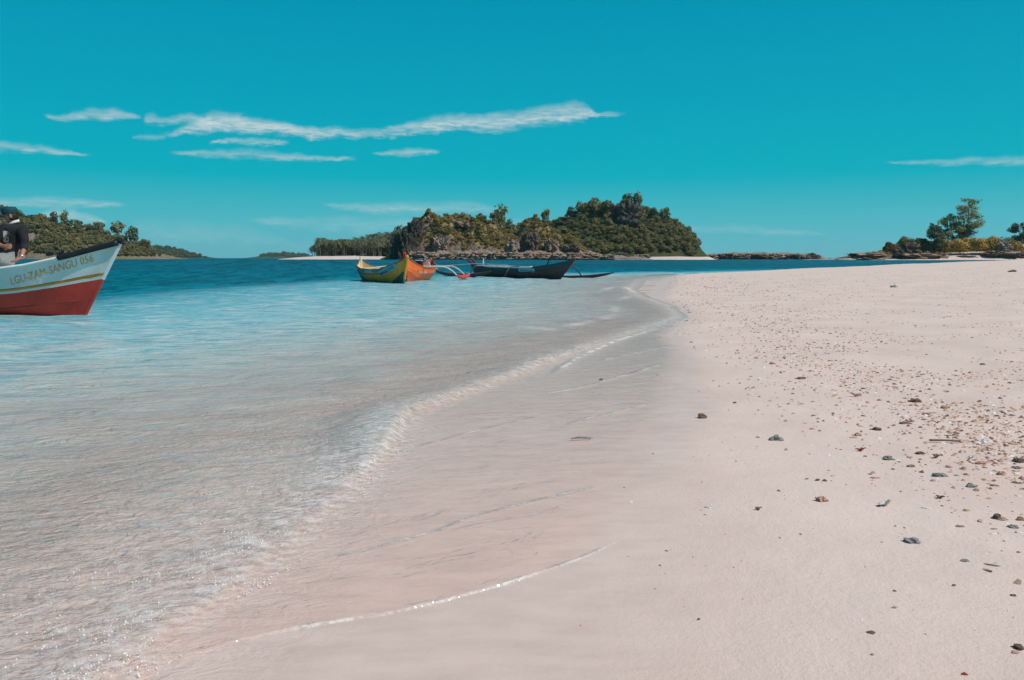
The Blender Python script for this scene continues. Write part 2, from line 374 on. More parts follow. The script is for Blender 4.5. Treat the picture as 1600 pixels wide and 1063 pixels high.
b4 = t.m('MULTIPLY', t.noise(t.vmul(rp, (.5, 1.2, 1)), .28, 4, .65, .3), t.mr(dst, 30, 250, .0, 3.0))
hs = t.m('ADD', t.m('ADD', b1, b2), t.m('ADD', b3, b4))
hs = t.m('MULTIPLY', hs, t.mr(dep, .0, .05, .10, 1))
bp = t.node('ShaderNodeBump'); bp.inputs['Strength'].default_value = 1; bp.inputs['Distance'].default_value = 1
t.set(bp.inputs['Height'], hs); nrm = bp.outputs[0]
col = t.ramp(t.mr(dep, 0, 5), [(0, (.76, .62, .53)), (.018, (.70, .65, .59)), (.045, (.47, .60, .59)), (.08, (.27, .50, .53)), (.12, (.15, .43, .49)), (.18, (.04, .33, .40)), (.30, (.003, .21, .28)), (1, (.0, .125, .175))])
cloudy = t.noise(t.vmul(rp, (.4, 1.6, 1)), .5, 4, .6, .5)
chA = t.m('MULTIPLY', t.mr(t.noise(t.vmul(rp, (1.6, .9, 1)), 1.0, 5, .66, .5), .44, .60), t.mr(dst, 18, 40, 1, 0))
chB = t.m('MULTIPLY', t.mr(t.noise(t.vmul(rp, (1.2, .22, 1)), 1.0, 5, .66, .4), .44, .60), t.m('MULTIPLY', t.mr(dst, 15, 30), t.mr(dst, 80, 160, 1, 0)))
chC = t.m('MULTIPLY', t.mr(t.noise(t.vmul(rp, (.35, .02, 1)), 1.0, 5, .68, .4), .44, .60), t.mr(dst, 60, 120))
chop = t.m('ADD', chA, t.m('ADD', chB, chC))
col = t.mix(t.m('MULTIPLY', t.mr(dep, .5, 1.4), t.m('MULTIPLY', chop, .92)), col, t.mix(t.mr(dep, .7, 2.4), (.02, .19, .25, 1), (.0, .045, .07, 1)))  # dark chop streaks: wave shading put into the deep water colour
col = t.mix(t.mr(cloudy, .42, .7, 0, t.mr(dep, .3, 2, .12, .45)), col, t.mix(.5, col, (.0, .045, .09, 1)))
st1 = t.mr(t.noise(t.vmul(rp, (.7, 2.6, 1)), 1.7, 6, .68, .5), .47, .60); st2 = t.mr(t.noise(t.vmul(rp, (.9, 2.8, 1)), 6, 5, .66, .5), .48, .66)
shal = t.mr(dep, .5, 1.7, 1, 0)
col = t.mix(t.m('MULTIPLY', shal, t.m('ADD', t.m('MULTIPLY', st1, .50), t.m('MULTIPLY', st2, .32))), col, (.74, .62, .53, 1))  # pale streaks stand in for caustic light lines, put into the colour
col = t.mix(t.m('MULTIPLY', t.m('MULTIPLY', t.mr(dep, .04, .3, .25, 1), t.mr(dep, .9, 1.6, 1, 0)), t.mr(t.noise(t.vmul(rp, (.8, 3, 1)), 2.6, 5, .65, .4), .49, .60, 0, .75)), col, (.10, .33, .42, 1))
# share of light that the water itself sends back, by depth
opac = t.m('SUBTRACT', 1, t.m('POWER', 2.71828, t.m('MULTIPLY', dep, -6.5)))
opac = t.m('MAXIMUM', opac, t.mr(dep, .01, .12, 0, .30))
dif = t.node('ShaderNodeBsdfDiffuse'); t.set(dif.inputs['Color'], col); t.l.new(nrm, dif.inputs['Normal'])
tr = t.node('ShaderNodeBsdfTransparent'); t.set(tr.inputs['Color'], t.mix(t.mr(dep, .0, .5), (1, 1, 1, 1), (.90, .97, .98, 1)))
mx = t.node('ShaderNodeMixShader'); t.set(mx.inputs[0], opac); t.l.new(tr.outputs[0], mx.inputs[1]); t.l.new(dif.outputs[0], mx.inputs[2])
gl = t.node('ShaderNodeBsdfGlossy'); t.set(gl.inputs['Roughness'], t.mr(dst, 5, 80, .05, .24)); t.l.new(nrm, gl.inputs['Normal'])
fr = t.node('ShaderNodeFresnel'); fr.inputs['IOR'].default_value = 1.33; t.l.new(nrm, fr.inputs['Normal'])
mg = t.node('ShaderNodeMixShader'); t.set(mg.inputs[0], t.m('MINIMUM', t.m('MULTIPLY', fr.outputs[0], t.m('MULTIPLY', t.mr(dep, -.001, .003, .0, 1), t.mr(dst, 3, 14, .66, 1.05)))  , t.mr(dst, 15, 70, .60, .25)))
t.l.new(mx.outputs[0], mg.inputs[1]); t.l.new(gl.outputs[0], mg.inputs[2])
line = t.node('ShaderNodeAttribute', _attribute_name='edge_foam').outputs['Fac']
fd = t.node('ShaderNodeBsdfDiffuse'); t.set(fd.inputs['Color'], t.mix(t.m('MAXIMUM', line, t.mr(dst, 4.2, 5)), (.80, .77, .74, 1), (.90, .77, .70, 1)))
fm = t.node('ShaderNodeMixShader')
vz = t.node('ShaderNodeTexVoronoi', _feature='DISTANCE_TO_EDGE'); t.l.new(pos, vz.inputs['Vector']); vz.inputs['Scale'].default_value = 55
lace = t.mr(vz.outputs['Distance'], .0, .09, 1, 0)
fnz = t.noise(pos, 9, 5, .7)
f1 = t.m('MULTIPLY', t.m('MULTIPLY', lace, fo), t.mr(fnz, .42, .66)); f2 = t.m('MULTIPLY', fo, t.mr(t.noise(t.vmul(rp, (1, 1.6, 1)), 22, 5, .72), .44, .70, 0, .75))
t.set(fm.inputs[0], t.m('MINIMUM', t.m('ADD', t.m('MULTIPLY', line, t.mr(t.noise(pos, 70, 3, .6), .35, .6, .25, .9)), t.m('ADD', t.m('MULTIPLY', f1, .45), f2)), .75)); t.l.new(mg.outputs[0], fm.inputs[1]); t.l.new(fd.outputs[0], fm.inputs[2])
ou = t.node('ShaderNodeOutputMaterial'); t.l.new(fm.outputs[0], ou.inputs[0])
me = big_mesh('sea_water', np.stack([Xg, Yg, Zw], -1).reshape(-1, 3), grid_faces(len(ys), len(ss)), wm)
attr(me, 'depth', depth); attr(me, 'foam', foamA)
efo = np.zeros(Xg.shape); efo[near] = ffo; attr(me, 'edge_foam', np.clip(efo, 0, 1))
tag(obj('sea_water', me), kind='structure')

# ------------------------------------------------------------------ air
def haze_box(x0, x1, y0, y1, z0, z1, dens):
    V = [(x, y, z) for z in (z0, z1) for y in (y0, y1) for x in (x0, x1)]
    Fc = [(0, 2, 3, 1), (4, 5, 7, 6), (0, 1, 5, 4), (1, 3, 7, 5), (3, 2, 6, 7), (2, 0, 4, 6)]
    m = bpy.data.materials.new('haze_air'); m.use_nodes = True; t = NT(m.node_tree); t.n.clear()
    v = t.node('ShaderNodeVolumePrincipled'); v.inputs['Color'].default_value = (.55, .90, 1, 1); v.inputs['Density'].default_value = dens; v.inputs['Anisotropy'].default_value = .2
    ou = t.node('ShaderNodeOutputMaterial'); t.l.new(v.outputs[0], ou.inputs['Volume'])
    me = bpy.data.meshes.new('haze'); me.from_pydata(V, [], Fc); me.materials.append(m); tag(obj('haze', me), kind='stuff')
haze_box(-12600, 12600, -30, 5060, -16, 75, .00006)

# ------------------------------------------------------------------ land across the water
rock_d = (.030, .030, .032); 
def land_mat(name, rock, rock2, veg, veg2, slope=(.55, .8), sandz=1.2, sandc=(.62, .48, .42)):
    m = bpy.data.materials.new(name); m.use_nodes = True; t = NT(m.node_tree); p = t.n['Principled BSDF']
    g = t.node('ShaderNodeNewGeometry'); po = g.outputs['Position']
    s_ = t.node('ShaderNodeSeparateXYZ'); t.l.new(g.outputs['Normal'], s_.inputs[0]); sz = t.node('ShaderNodeSeparateXYZ'); t.l.new(po, sz.inputs[0])
    a = t.noise(po, .25, 5, .65); b_ = t.noise(po, .9, 5, .7); c_ = t.noise(t.vmul(po, (.4, .4, 3)), 1.0, 4, .6)
    rk = t.mix(t.mr(b_, .38, .62), (*rock, 1), (*rock2, 1)); rk = t.mix(t.mr(c_, .5, .7, 0, .5), rk, tuple(x*.45 for x in rock)+(1,))
    vg = t.mix(t.mr(a, .38, .62), (*veg, 1), (*veg2, 1)); vg = t.mix(t.mr(b_, .5, .7, 0, .6), vg, tuple(x*.5 for x in veg)+(1,))
    isr = t.mr(t.m('ADD', s_.outputs[2], t.m('MULTIPLY', t.m('SUBTRACT', b_, .5), .5)), slope[0], slope[1], 1, 0)
    c = t.mix(isr, vg, rk)
    if sandz: c = t.mix(t.m('MULTIPLY', t.mr(t.m('ADD', sz.outputs[2], t.mr(b_, 0, 1, -.4, .4)), sandz, sandz-.3), t.mr(s_.outputs[2], .8, .92)), c, (*sandc, 1))
    t.set(p.inputs['Base Color'], c); p.inputs['Roughness'].default_value = .95; p.inputs['Specular IOR Level'].default_value = .1
    bu = t.node('ShaderNodeBump'); bu.inputs['Distance'].default_value = .6; t.set(bu.inputs['Height'], b_); t.l.new(bu.outputs[0], p.inputs['Normal'])
    return m
class Land:
    """a hill standing in the water: ridge height over x, rise from the near shore and fall behind"""
    def __init__(s, name, prof, shore, ridge, back, drop, m, step, rough=.12, seed=1, power=.7, nscale=.06, cliff=None, base=None):
        s.px = np.array([at(u, v, ridge).x for u, v in prof]); s.pz = np.array([at(u, v, ridge).z for u, v in prof]) - drop
        s.pz = np.maximum(s.pz, -1.5); s.shore, s.ridge, s.back = shore, ridge, back
        s.rough, s.seed, s.power, s.ns, s.base = rough, seed, power, nscale, base
        x = np.arange(s.px[0]-6, s.px[-1]+6, step); y = np.arange(shore-8, back+4, step)
        X, Y = np.meshgrid(x, y); Z = s.z(X, Y)
        V = np.stack([X, Y, Z], -1).reshape(-1, 3)
        me = big_mesh(name, V, grid_faces(len(y), len(x)), m, smooth=False)
        s.o = tag(obj(name, me), kind='structure')
    def z(s, X, Y):
        Xd = X + 3*fbm(X*.09, Y*.09, s.seed+5, 3)
        hgt = np.interp(Xd, s.px, s.pz, left=-3, right=-3)
        sh = s.shore + 5*fbm(X*.05, X*0+3, s.seed+9, 3)
        tf = np.clip((Y-sh)/(s.ridge-sh), 0, 1)**s.power; tb = np.clip((s.back-Y)/(s.back-s.ridge), 0, 1)
        f = np.where(Y < s.ridge, tf*tf*(3-2*tf)*.5+tf*.5, tb*tb*(3-2*tb))
        rid = 1-np.abs(fbm(X*s.ns, Y*s.ns, s.seed, 4))*2
        z = hgt*f*(1 + s.rough*(rid-.6) + s.rough*.5*fbm(X*s.ns*4, Y*s.ns*4, s.seed+2, 3))
        z = z + 1.2*s.rough*fbm(X*.5, Y*.5, s.seed+3, 2)*np.clip(f*4, 0, 1)*np.clip(hgt, 0, 3)
        if s.base is not None: z = np.maximum(z, np.interp(Y, [s.shore-8, s.shore, s.shore+15], [-2, s.base*.2, s.base])*np.where((X > s.px[1]) & (X < s.px[-2]), 1, -1))
        z = np.where(f <= 0.001, np.minimum(z, -1.2), z)
        return z
    def zz(s, x, y): return float(s.z(np.array([[x]]), np.array([[y]]))[0, 0])

m_hill = land_mat('wooded_hill_soil', (.20, .155, .13), (.10, .085, .08), (.045, .055, .022), (.075, .07, .028), (.45, .62), 1.6)
m_head = land_mat('headland_rock', (.30, .20, .15), (.10, .08, .068), (.16, .115, .035), (.25, .165, .075), (.40, .62), 0)
m_rock = land_mat('low_rock', (.22, .17, .145), (.10, .085, .078), (.22, .17, .14), (.28, .21, .17), (.5, .7), 0)
m_far = land_mat('far_hill', (.05, .07, .05), (.05, .065, .05), (.035, .06, .035), (.045, .07, .04), (.2, .3), 0)

far2 = Land('far_hill', [(395,404),(412,400),(430,396),(445,395),(470,398),(488,402),(500,404)], 2350, 2500, 2650, 0, m_far, 14, .1, 3)
far1 = Land('far_hill', [(150,385),(200,384),(240,384),(262,386),(285,391),(305,397),(318,400),(330,405)], 1400, 1500, 1620, 3, m_far, 7, .12, 4, nscale=.02)
m_lhill = land_mat('left_hill_soil', (.26, .19, .15), (.12, .095, .08), (.15, .12, .05), (.20, .145, .07), (.80, .99), 0)
lefth = Land('wooded_hill', [(-200,330),(-90,322),(-20,326),(20,334),(45,341),(70,341),(90,343),(110,350),(150,356),(175,366),(200,374),(215,377),(232,385),(246,393),(256,399),(264,405)], 480, 535, 600, 4.4, m_lhill, 1.6, .34, 11, power=.6)
main = Land('island_hill', [(470,404),(500,402),(540,401),(575,396),(600,384),(630,368),(670,358),(740,359),(800,357),(840,353),(870,348),(893,336),(915,329),(940,328),(975,328),(1005,332),(1030,339),(1050,350),(1070,362),(1080,372),(1086,385),(1090,395),(1095,405)], 420, 462, 540, .6, m_hill, 1.5, .16, 21, power=.8)
head = Land('rocky_headland', [(604,405),(612,396),(624,378),(634,362),(641,348),(650,342),(665,340),(690,344),(720,343),(742,347),(760,352),(785,362),(805,366),(822,352),(838,350),(856,353),(872,360),(888,367),(900,378),(912,390),(925,397),(945,403)], 352, 372, 395, .3, m_head, .7, .40, 31, power=.42, nscale=.09)
ledge = Land('rock_ledge', [(628,405),(640,398),(690,394),(760,393),(860,394),(905,394),(930,398),(985,401),(1020,404)], 344, 350, 362, 0, m_rock, .6, .5, 41, power=.2, nscale=.12)
beach_m = land_mat('far_beach_sand', (.5, .42, .37), (.5, .42, .37), (.62, .48, .42), (.66, .5, .44), (.1, .2), 0)
b1_ = Land('beach', [(440,404.5),(460,402.5),(500,400.5),(560,400),(600,401),(625,404)], 398, 408, 440, 0, beach_m, 1.6, .05, 51, power=.8)
b2_ = Land('beach', [(900,404.5),(960,402.8),(1010,401.6),(1060,401),(1085,402),(1110,404.5)], 396, 408, 430, 0, beach_m, 1.6, .05, 52, power=.8)
reef = Land('low_rock_spit', [(1086,404),(1098,400),(1120,397),(1150,395.5),(1200,395.5),(1235,396),(1262,397.5),(1280,400),(1288,404)], 480, 490, 510, 0, m_rock, .8, .22, 61, power=.3, nscale=.12)
pbase = Land('beach', [(1325,404.5),(1360,402.5),(1400,400.5),(1440,397),(1480,394.5),(1560,393),(1640,391),(1800,388),(1990,385)], 330, 352, 420, 0, beach_m, 1.6, .05, 71, power=.8)
prock = Land('rocky_point', [(1318,405),(1345,400),(1370,395),(1392,391),(1402,386),(1418,380),(1436,376),(1450,378),(1475,385),(1520,386),(1570,388),(1590,392),(1700,386),(1900,380)], 345, 362, 400, 0, land_mat('point_rock', (.20, .15, .13), (.085, .075, .07), (.15, .115, .04), (.11, .10, .035), (.55, .8), 0), .7, .4, 81, power=.5, nscale=.1)

LANDS = [lefth, main, head, ledge, b1_, b2_, pbase, prock, reef]
def ground(x, y):
    return max(l.zz(x, y) for l in LANDS)

# ------------------------------------------------------------------ foliage
def leaf_mat(name, c1, c2, c3):
    m = bpy.data.materials.new(name); m.use_nodes = True; t = NT(m.node_tree); p = t.n['Principled BSDF']
    po = t.node('ShaderNodeNewGeometry').outputs['Position']; oi = t.node('ShaderNodeObjectInfo').outputs['Random']
    c = t.mix(t.mr(t.noise(po, .22, 3, .6), .38, .62), (*c1, 1), (*c2, 1))
    c = t.mix(t.mr(t.noise(po, 1.1, 3, .6), .5, .72, 0, .7), c, (*c3, 1))
    c = t.mix(t.mr(oi, 0, 1, 0, .5), c, (*c3, 1))
    t.set(p.inputs['Base Color'], c); p.inputs['Roughness'].default_value = .6; p.inputs['Specular IOR Level'].default_value = .25
    tl = t.node('ShaderNodeBsdfTranslucent'); t.set(tl.inputs[0], c)
    mx = t.node('ShaderNodeMixShader'); mx.inputs[0].default_value = .34; t.l.new(p.outputs[0], mx.inputs[1]); t.l.new(tl.outputs[0], mx.inputs[2])
    t.l.new(mx.outputs[0], t.n['Material Output'].inputs[0]); return m
LG = leaf_mat('hill_leaves', (.18, .18, .055), (.28, .22, .08), (.21, .165, .07))
LD = leaf_mat('dark_leaves', (.095, .125, .05), (.15, .155, .06), (.12, .11, .05))
LO = leaf_mat('scrub_leaves', (.32, .23, .055), (.21, .19, .05), (.42, .25, .09))
LB = leaf_mat('autumn_leaves', (.20, .10, .035), (.26, .15, .06), (.16, .11, .04))
LP = leaf_mat('palm_leaves', (.09, .11, .045), (.13, .135, .06), (.20, .165, .085))
LT = leaf_mat('feathery_leaves', (.25, .28, .12), (.33, .30, .13), (.38, .30, .14))
LY = leaf_mat('golden_leaves', (.55, .34, .06), (.36, .29, .07), (.62, .33, .09))
BARK = mat('bark', (.20, .165, .13), .9, var=.5, vscale=3)
DBARK = mat('dark_bark', (.075, .06, .05), .9, var=.4, vscale=3)

def leaf_cloud(lobes, n, size, r=None, flat=1.0):
    """leaf clumps through the volume of several lobes [(center, radii)]; returns verts (n*3), tri faces"""
    r = r or rng
    vol = np.array([a[1][0]*a[1][1]*a[1][2] for a in lobes])**.7; vol /= vol.sum()
    which = r.choice(len(lobes), n, p=vol)
    C = np.array([l[0] for l in lobes])[which]; RR = np.array([l[1] for l in lobes])[which]
    d = r.normal(size=(n, 3)); d /= np.linalg.norm(d, axis=1)[:, None]
    rad = (.62 + .48*r.random(n)**.8)[:, None]
    P = C + d*RR*rad
    nn = d*1.0 + r.normal(size=(n, 3))*.55; nn[:, 2] += .25; nn /= np.linalg.norm(nn, axis=1)[:, None]
    a = np.cross(nn, r.normal(size=(n, 3))); a /= np.linalg.norm(a, axis=1)[:, None]; b = np.cross(nn, a)
    s = size*(.6+.8*r.random(n))[:, None]
    q = [P + a*s, P + (-.5*a + .8*b*flat)*s, P + (-.45*a - .85*b*flat)*s + nn*s*.25]
    V = np.stack(q, 1).reshape(-1, 3); Fc = np.arange(n*3).reshape(-1, 3)
    return V, Fc
def tube(pts, rads, n=6):
    """tapered tube along points"""
    V = []; Fc = []
    for i, (p, r_) in enumerate(zip(pts, rads)):
        p = Vector(p); a = Vector(pts[min(i+1, len(pts)-1)]) - Vector(pts[max(i-1, 0)])
        a.normalize(); q = a.to_track_quat('Z', 'Y')
        for j in range(n):
            th = 2*math.pi*j/n; V.append(p + q @ Vector((math.cos(th)*r_, math.sin(th)*r_, 0)))
    for i in range(len(pts)-1):
        for j in range(n): Fc.append((i*n+j, i*n+(j+1) % n, (i+1)*n+(j+1) % n, (i+1)*n+j))
    Fc.append(tuple(range(n))[::-1]); Fc.append(tuple(range((len(pts)-1)*n, len(pts)*n)))
    return V, Fc
def join(parts):
    V = []; Fc = []
    for v, f in parts:
        o = len(V); V += list(v); Fc += [tuple(i+o for i in t) for t in f]
    return V, Fc
def tri_mesh(name, V, Fc, m): return big_mesh(name, V, Fc, m, smooth=False)

# prototype crowns of unit radius (about 1 across, base at 0)
def proto_tree(seed, tall=1.0, n=300, lm=None, size=.17):
    r = np.random.default_rng(seed); lob = [((0, 0, 1.15*tall), (.62, .62, .5*tall))]
    for i in range(6):
        a = r.random()*6.28; q = .35+.35*r.random()
        lob.append(((math.cos(a)*q, math.sin(a)*q, (.75+.75*r.random())*tall), (.28+.22*r.random(),)*2 + (.22+.2*r.random(),)))
    V, Fc = leaf_cloud(lob, n, size, r)
    cm = tri_mesh('crown', V, Fc, lm or LG)
    tv, tf = join([tube([(0, 0, -.3), (.02, .01, .5*tall), (.04, .0, 1.2*tall)], [.07, .05, .03], 5),
                   tube([(0, 0, .45*tall), (.25, .1, .9*tall)], [.035, .02], 4), tube([(0, 0, .5*tall), (-.25, -.1, 1.0*tall)], [.035, .02], 4)])
    return cm, mesh('trunk', tv, tf, BARK), (V, Fc)
TREES = [proto_tree(100+i, .85+.12*i, 260, LG if i % 3 else LD) for i in range(6)]
def place_tree(pr, x, y, z, s, label, group, name='tree', sz=1.0, cat='tree', lm=None):
    o = thing(name, (x, y, z), label, cat, group, random.random()*6.28, s); o.scale = (s, s, s*sz)
    obj('crown', pr[0], o); obj('trunk', pr[1], o); return o

def proto_palm(seed):
    r = random.Random(seed); hh = 7.2+2.2*r.random(); lean = r.uniform(-1, 1); V = []; Fc = []
    top = Vector((lean, r.uniform(-.4, .4), hh)); pts = [Vector((0, 0, -1)), Vector((lean*.15, 0, hh*.35)), Vector((lean*.5, 0, hh*.7)), top]
    tr_ = tube(pts, [.16, .12, .10, .08], 5)
    for i in range(15):
        a = i*2.4; up = r.uniform(-.1, .9); L = r.uniform(2.8, 3.9); dr = Vector((math.cos(a), math.sin(a), 0)); sd_ = Vector((-dr.y, dr.x, 0))
        P = [top + dr*L*f*(1-.15*f) + Vector((0, 0, up*L*f - (1.15+up*.5)*L*f*f*.75)) for f in (0, .25, .5, .75, 1)]
        for j in range(4):
            for sgn in (-1, 1):
                for kx in range(2):
                    f0 = kx*.5; A = P[j].lerp(P[j+1], f0); Bq = P[j].lerp(P[j+1], f0+.42); wl = .80*(1-.6*abs(j/3-.35))
                    tip = A.lerp(Bq, .9) + sd_*sgn*wl + Vector((0, 0, -.35*wl - .15)) + dr*.2
                    o = len(V); V += [A, Bq, tip]; Fc.append((o, o+1, o+2))
    return mesh('crown', V, Fc, LP), mesh('trunk', *tr_, mats=mat('palm_bark', (.27, .22, .18), .9, var=.4) if seed == 0 else bpy.data.materials['palm_bark'])
PALMS = [proto_palm(i) for i in range(6)]
npalm = 0
for i in range(150):
    u = 488 + 145*random.random()**1.0; row = random.random()
    y = 412 + 34*row; p0 = at(u, 400, y); z = ground(p0.x, y)
    if z < .4: z = .8
    s = random.uniform(.82, 1.08)*(1.0 if u > 500 else .75)
    pr = PALMS[i % 6]; o = thing('coconut_palm', (p0.x, y, z-.2), ('tall' if s > .95 else 'shorter') + ' coconut palm in the ' + ('front' if y < 420 else 'middle' if y < 434 else 'back') + ' rows of the grove, ' + part_of(u, 488, 633, ('at its open left end', 'left of its middle', 'around its middle', 'right of its middle', 'next to the headland')), 'palm tree', 'coconut palms behind the far white beach', random.random()*6.28, s)
    obj('crown', pr[0], o); obj('trunk', pr[1], o)

# trees standing clear on the skylines, each with its own place
def sky_tree(u, vb, D, hpx, wpx, label, pr, lm=None, name='tree'):
    sc = D/F; x = at(u, vb, D).x; z = at(u, vb, D).z
    o = thing(name, (x, D, min(z, ground(x, D)+.3) if ground(x, D) > 0 else z), label, 'tree', None, random.random()*6.28, 1)
    sx = wpx*sc/1.5; base_ = o.location.z; topz = at(u, vb-hpx, D).z; szz = (topz-base_)/1.75
    o.scale = (sx, sx, max(szz, .5))
    obj('crown', pr[0], o); obj('trunk', pr[1], o); return o
for u, vb, hp, wp, lb, k_ in [
    (930,332,23,18,'broad dark tree at the left end of the hilltop tree clump', 2),
    (948,332,24,22,'widest dark tree in the middle of the hilltop clump left of the cliff block', 0),
    (984,320,13,24,'low spreading tree growing on top of the dark cliff block', 3),
    (997,330,20,12,'narrow tree at the right edge of the dark cliff block', 5),
    (1003,336,15,10,'small tree just right of the hilltop cliff block', 1),
    (1019,340,19,13,'lone umbrella shaped tree right of the summit on the skyline', 0),
    (1038,350,25,14,'tall thin lone tree on the right slope skyline', 2),
    (1048,355,10,7,'small stunted tree near the bottom of the right skyline', 1),
    (1084,378,10,8,'little tree at the right foot of the island hill', 4),
    (905,333,14,12,'pale thin tree left of the hilltop clump', 4),
    (893,338,13,12,'bushy tree on the left shoulder of the hill', 3),
    (853,350,16,14,'rounded dark tree on the saddle of the island', 5),
    (843,354,13,14,'low dark tree beside the rounded one on the saddle', 0),
    (828,358,13,12,'small dark tree left of the saddle', 2),
    (780,362,27,22,'tall dark tree rising behind the brown headland', 5),
    (797,365,18,12,'pointed dark tree behind the headland next to the tall one', 3),
    (805,366,14,10,'small dark tree right of the pointed one behind headland', 1),
    (752,362,14,10,'dark bushy tree behind the right shoulder of the headland', 2),
    (605,385,16,16,'round dark tree above the palm grove', 0),
    (625,368,12,14,'dark tree where the grove meets the headland', 3)]:
    sky_tree(u, vb, 455 if u > 820 else 440, hp, wp, lb, TREES[k_])
for u, vb, hp, wp, lb, k_ in [
    (49,347,14,18,'tallest round dark tree on the left hill beside the seated man', 0),
    (66,346,12,10,'small round tree right of the tallest on the left hill', 2),
    (86,346,12,12,'dark round tree at the middle of the left hill skyline', 3),
    (101,350,13,10,'narrow dark tree on the left hill skyline', 5),
    (117,356,16,16,'dark dome shaped tree before the drop of the left hill', 0),
    (153,362,17,14,'palm like tree above the boat bow on the left hill', 1),
    (184,370,18,18,'feathery tree group top over the boat bow tip', 4),
    (208,376,18,16,'last big tree at the right end of the left hill', 3),
    (228,388,14,12,'small sloping tree low on the right end of the left hill', 2)]:
    sky_tree(u, vb, 535, hp, wp, lb, TREES[k_])

def scatter(land, n, u0, u1, y0, y1, zmin=1.0, slope_ok=None):
    out = []
    while len(out) < n:
        u = random.uniform(u0, u1); y = random.uniform(y0, y1); x = at(u, 400, y).x; z = land.zz(x, y)
        if z > zmin: out.append((x, y, z))
    return out
stuff = []
def stuff_tree(pr, x, y, z, s, sz, a):
    V, Fc = pr[2]; c, s_ = math.cos(a), math.sin(a)
    V2 = np.stack([(V[:, 0]*c - V[:, 1]*s_)*s + x, (V[:, 0]*s_ + V[:, 1]*c)*s + y, V[:, 2]*s*sz + z], -1)
    return V2
def spread(land, n_ind, n_stuff, u0, u1, y0, y1, sr, label, group, zmin=1.5, sunk=.35, reject=None, parts_=('left side', 'middle', 'right side')):
    pts = scatter(land, n_ind+n_stuff, u0, u1, y0, y1, zmin)
    if reject: pts = [q for q in pts if not reject(*q)]
    sc = [(random.uniform(*sr), q) for q in pts]; sc.sort(key=lambda a: -a[0]/a[1][1])
    for i, (s, (x, y, z)) in enumerate(sc):
        pr = TREES[random.randrange(6)]; sz = random.uniform(.8, 1.2)
        if i < n_ind:
            sh = 'dark green' if pr[0].materials[0] is LD else 'olive green'; bg_ = 'larger' if s > (sr[0]+sr[1])*.5 else 'small'
            where = part_of(z, zmin, land.pz.max(), ('foot', 'low', 'halfway', 'high', 'crest')) + ' of the ' + part_of(uof(x, y), max(u0, 0), u1, parts_)
            place_tree(pr, x, y, z-s*sunk, s, bg_ + ' ' + sh + ' tree, ' + where, group, sz=sz)
        else: stuff.append((pr, x, y, z-s*sunk, s*.9, sz, random.random()*6.28))
hx = lambda u, D: at(u, 400, D).x
spread(main, 170, 2300, 575, 1092, 424, 475, (1.0, 2.3), 'small green tree in the dense wood covering the island hillside', 'trees covering the island hill', 1.8,
       parts_=('island hill behind the headland', 'left shoulder of the island hill', 'saddle of the island hill', 'left half of the round island hill', 'middle of the round island hill', 'right half of the round island hill'))
spread(lefth, 92, 1700, -120, 258, 484, 545, (1.2, 2.7), 'small green tree in the wood covering the left hill', 'trees covering the left hill', 1.7, parts_=('left hill behind the seated man', 'left hill right of the seated man', 'middle of the left hill', 'left hill above the boat bow', 'right end of the left hill'))
for x, y, z in scatter(main, 240, 500, 640, 430, 462, .5): stuff.append((TREES[random.randrange(6)], x, y, z-.3, random.uniform(1.5, 2.9), 1.1, random.random()*6))
def join_stuff(lst, name, m, lab, cat):
    Vs = []; n = 0; Fs = []
    for a in lst:
        v = stuff_tree(*a); f = a[0][2][1]; Vs.append(v); Fs.append(f+n); n += len(v)
    me = tri_mesh(name, np.concatenate(Vs), np.concatenate(Fs), m); o = obj(name, me); return tag(o, lab, cat, kind='stuff')
join_stuff([s for s in stuff if s[0] is TREES[0] or s[0] is TREES[3]], 'dark_wood', LD, 'darker trees of the woods on the far hillsides', 'woodland')
join_stuff([s for s in stuff if not (s[0] is TREES[0] or s[0] is TREES[3])], 'green_wood', LG, 'mid green trees of the woods on the far hillsides', 'woodland')
# far hill canopy
stuff = []
for L_, n, u0, u1, y0, y1, s in ((far1, 260, 205, 322, 1420, 1510, 5.5), (far2, 90, 408, 488, 2380, 2500, 7)):
    for x, y, z in scatter(L_, n, u0, u1, y0, y1, 1.5): stuff.append((TREES[random.randrange(6)], x, y, z-s*.6, s, .7, random.random()*6.28))
join_stuff(stuff, 'distant_wood', LD, 'woods covering the low hills on the horizon', 'woodland')

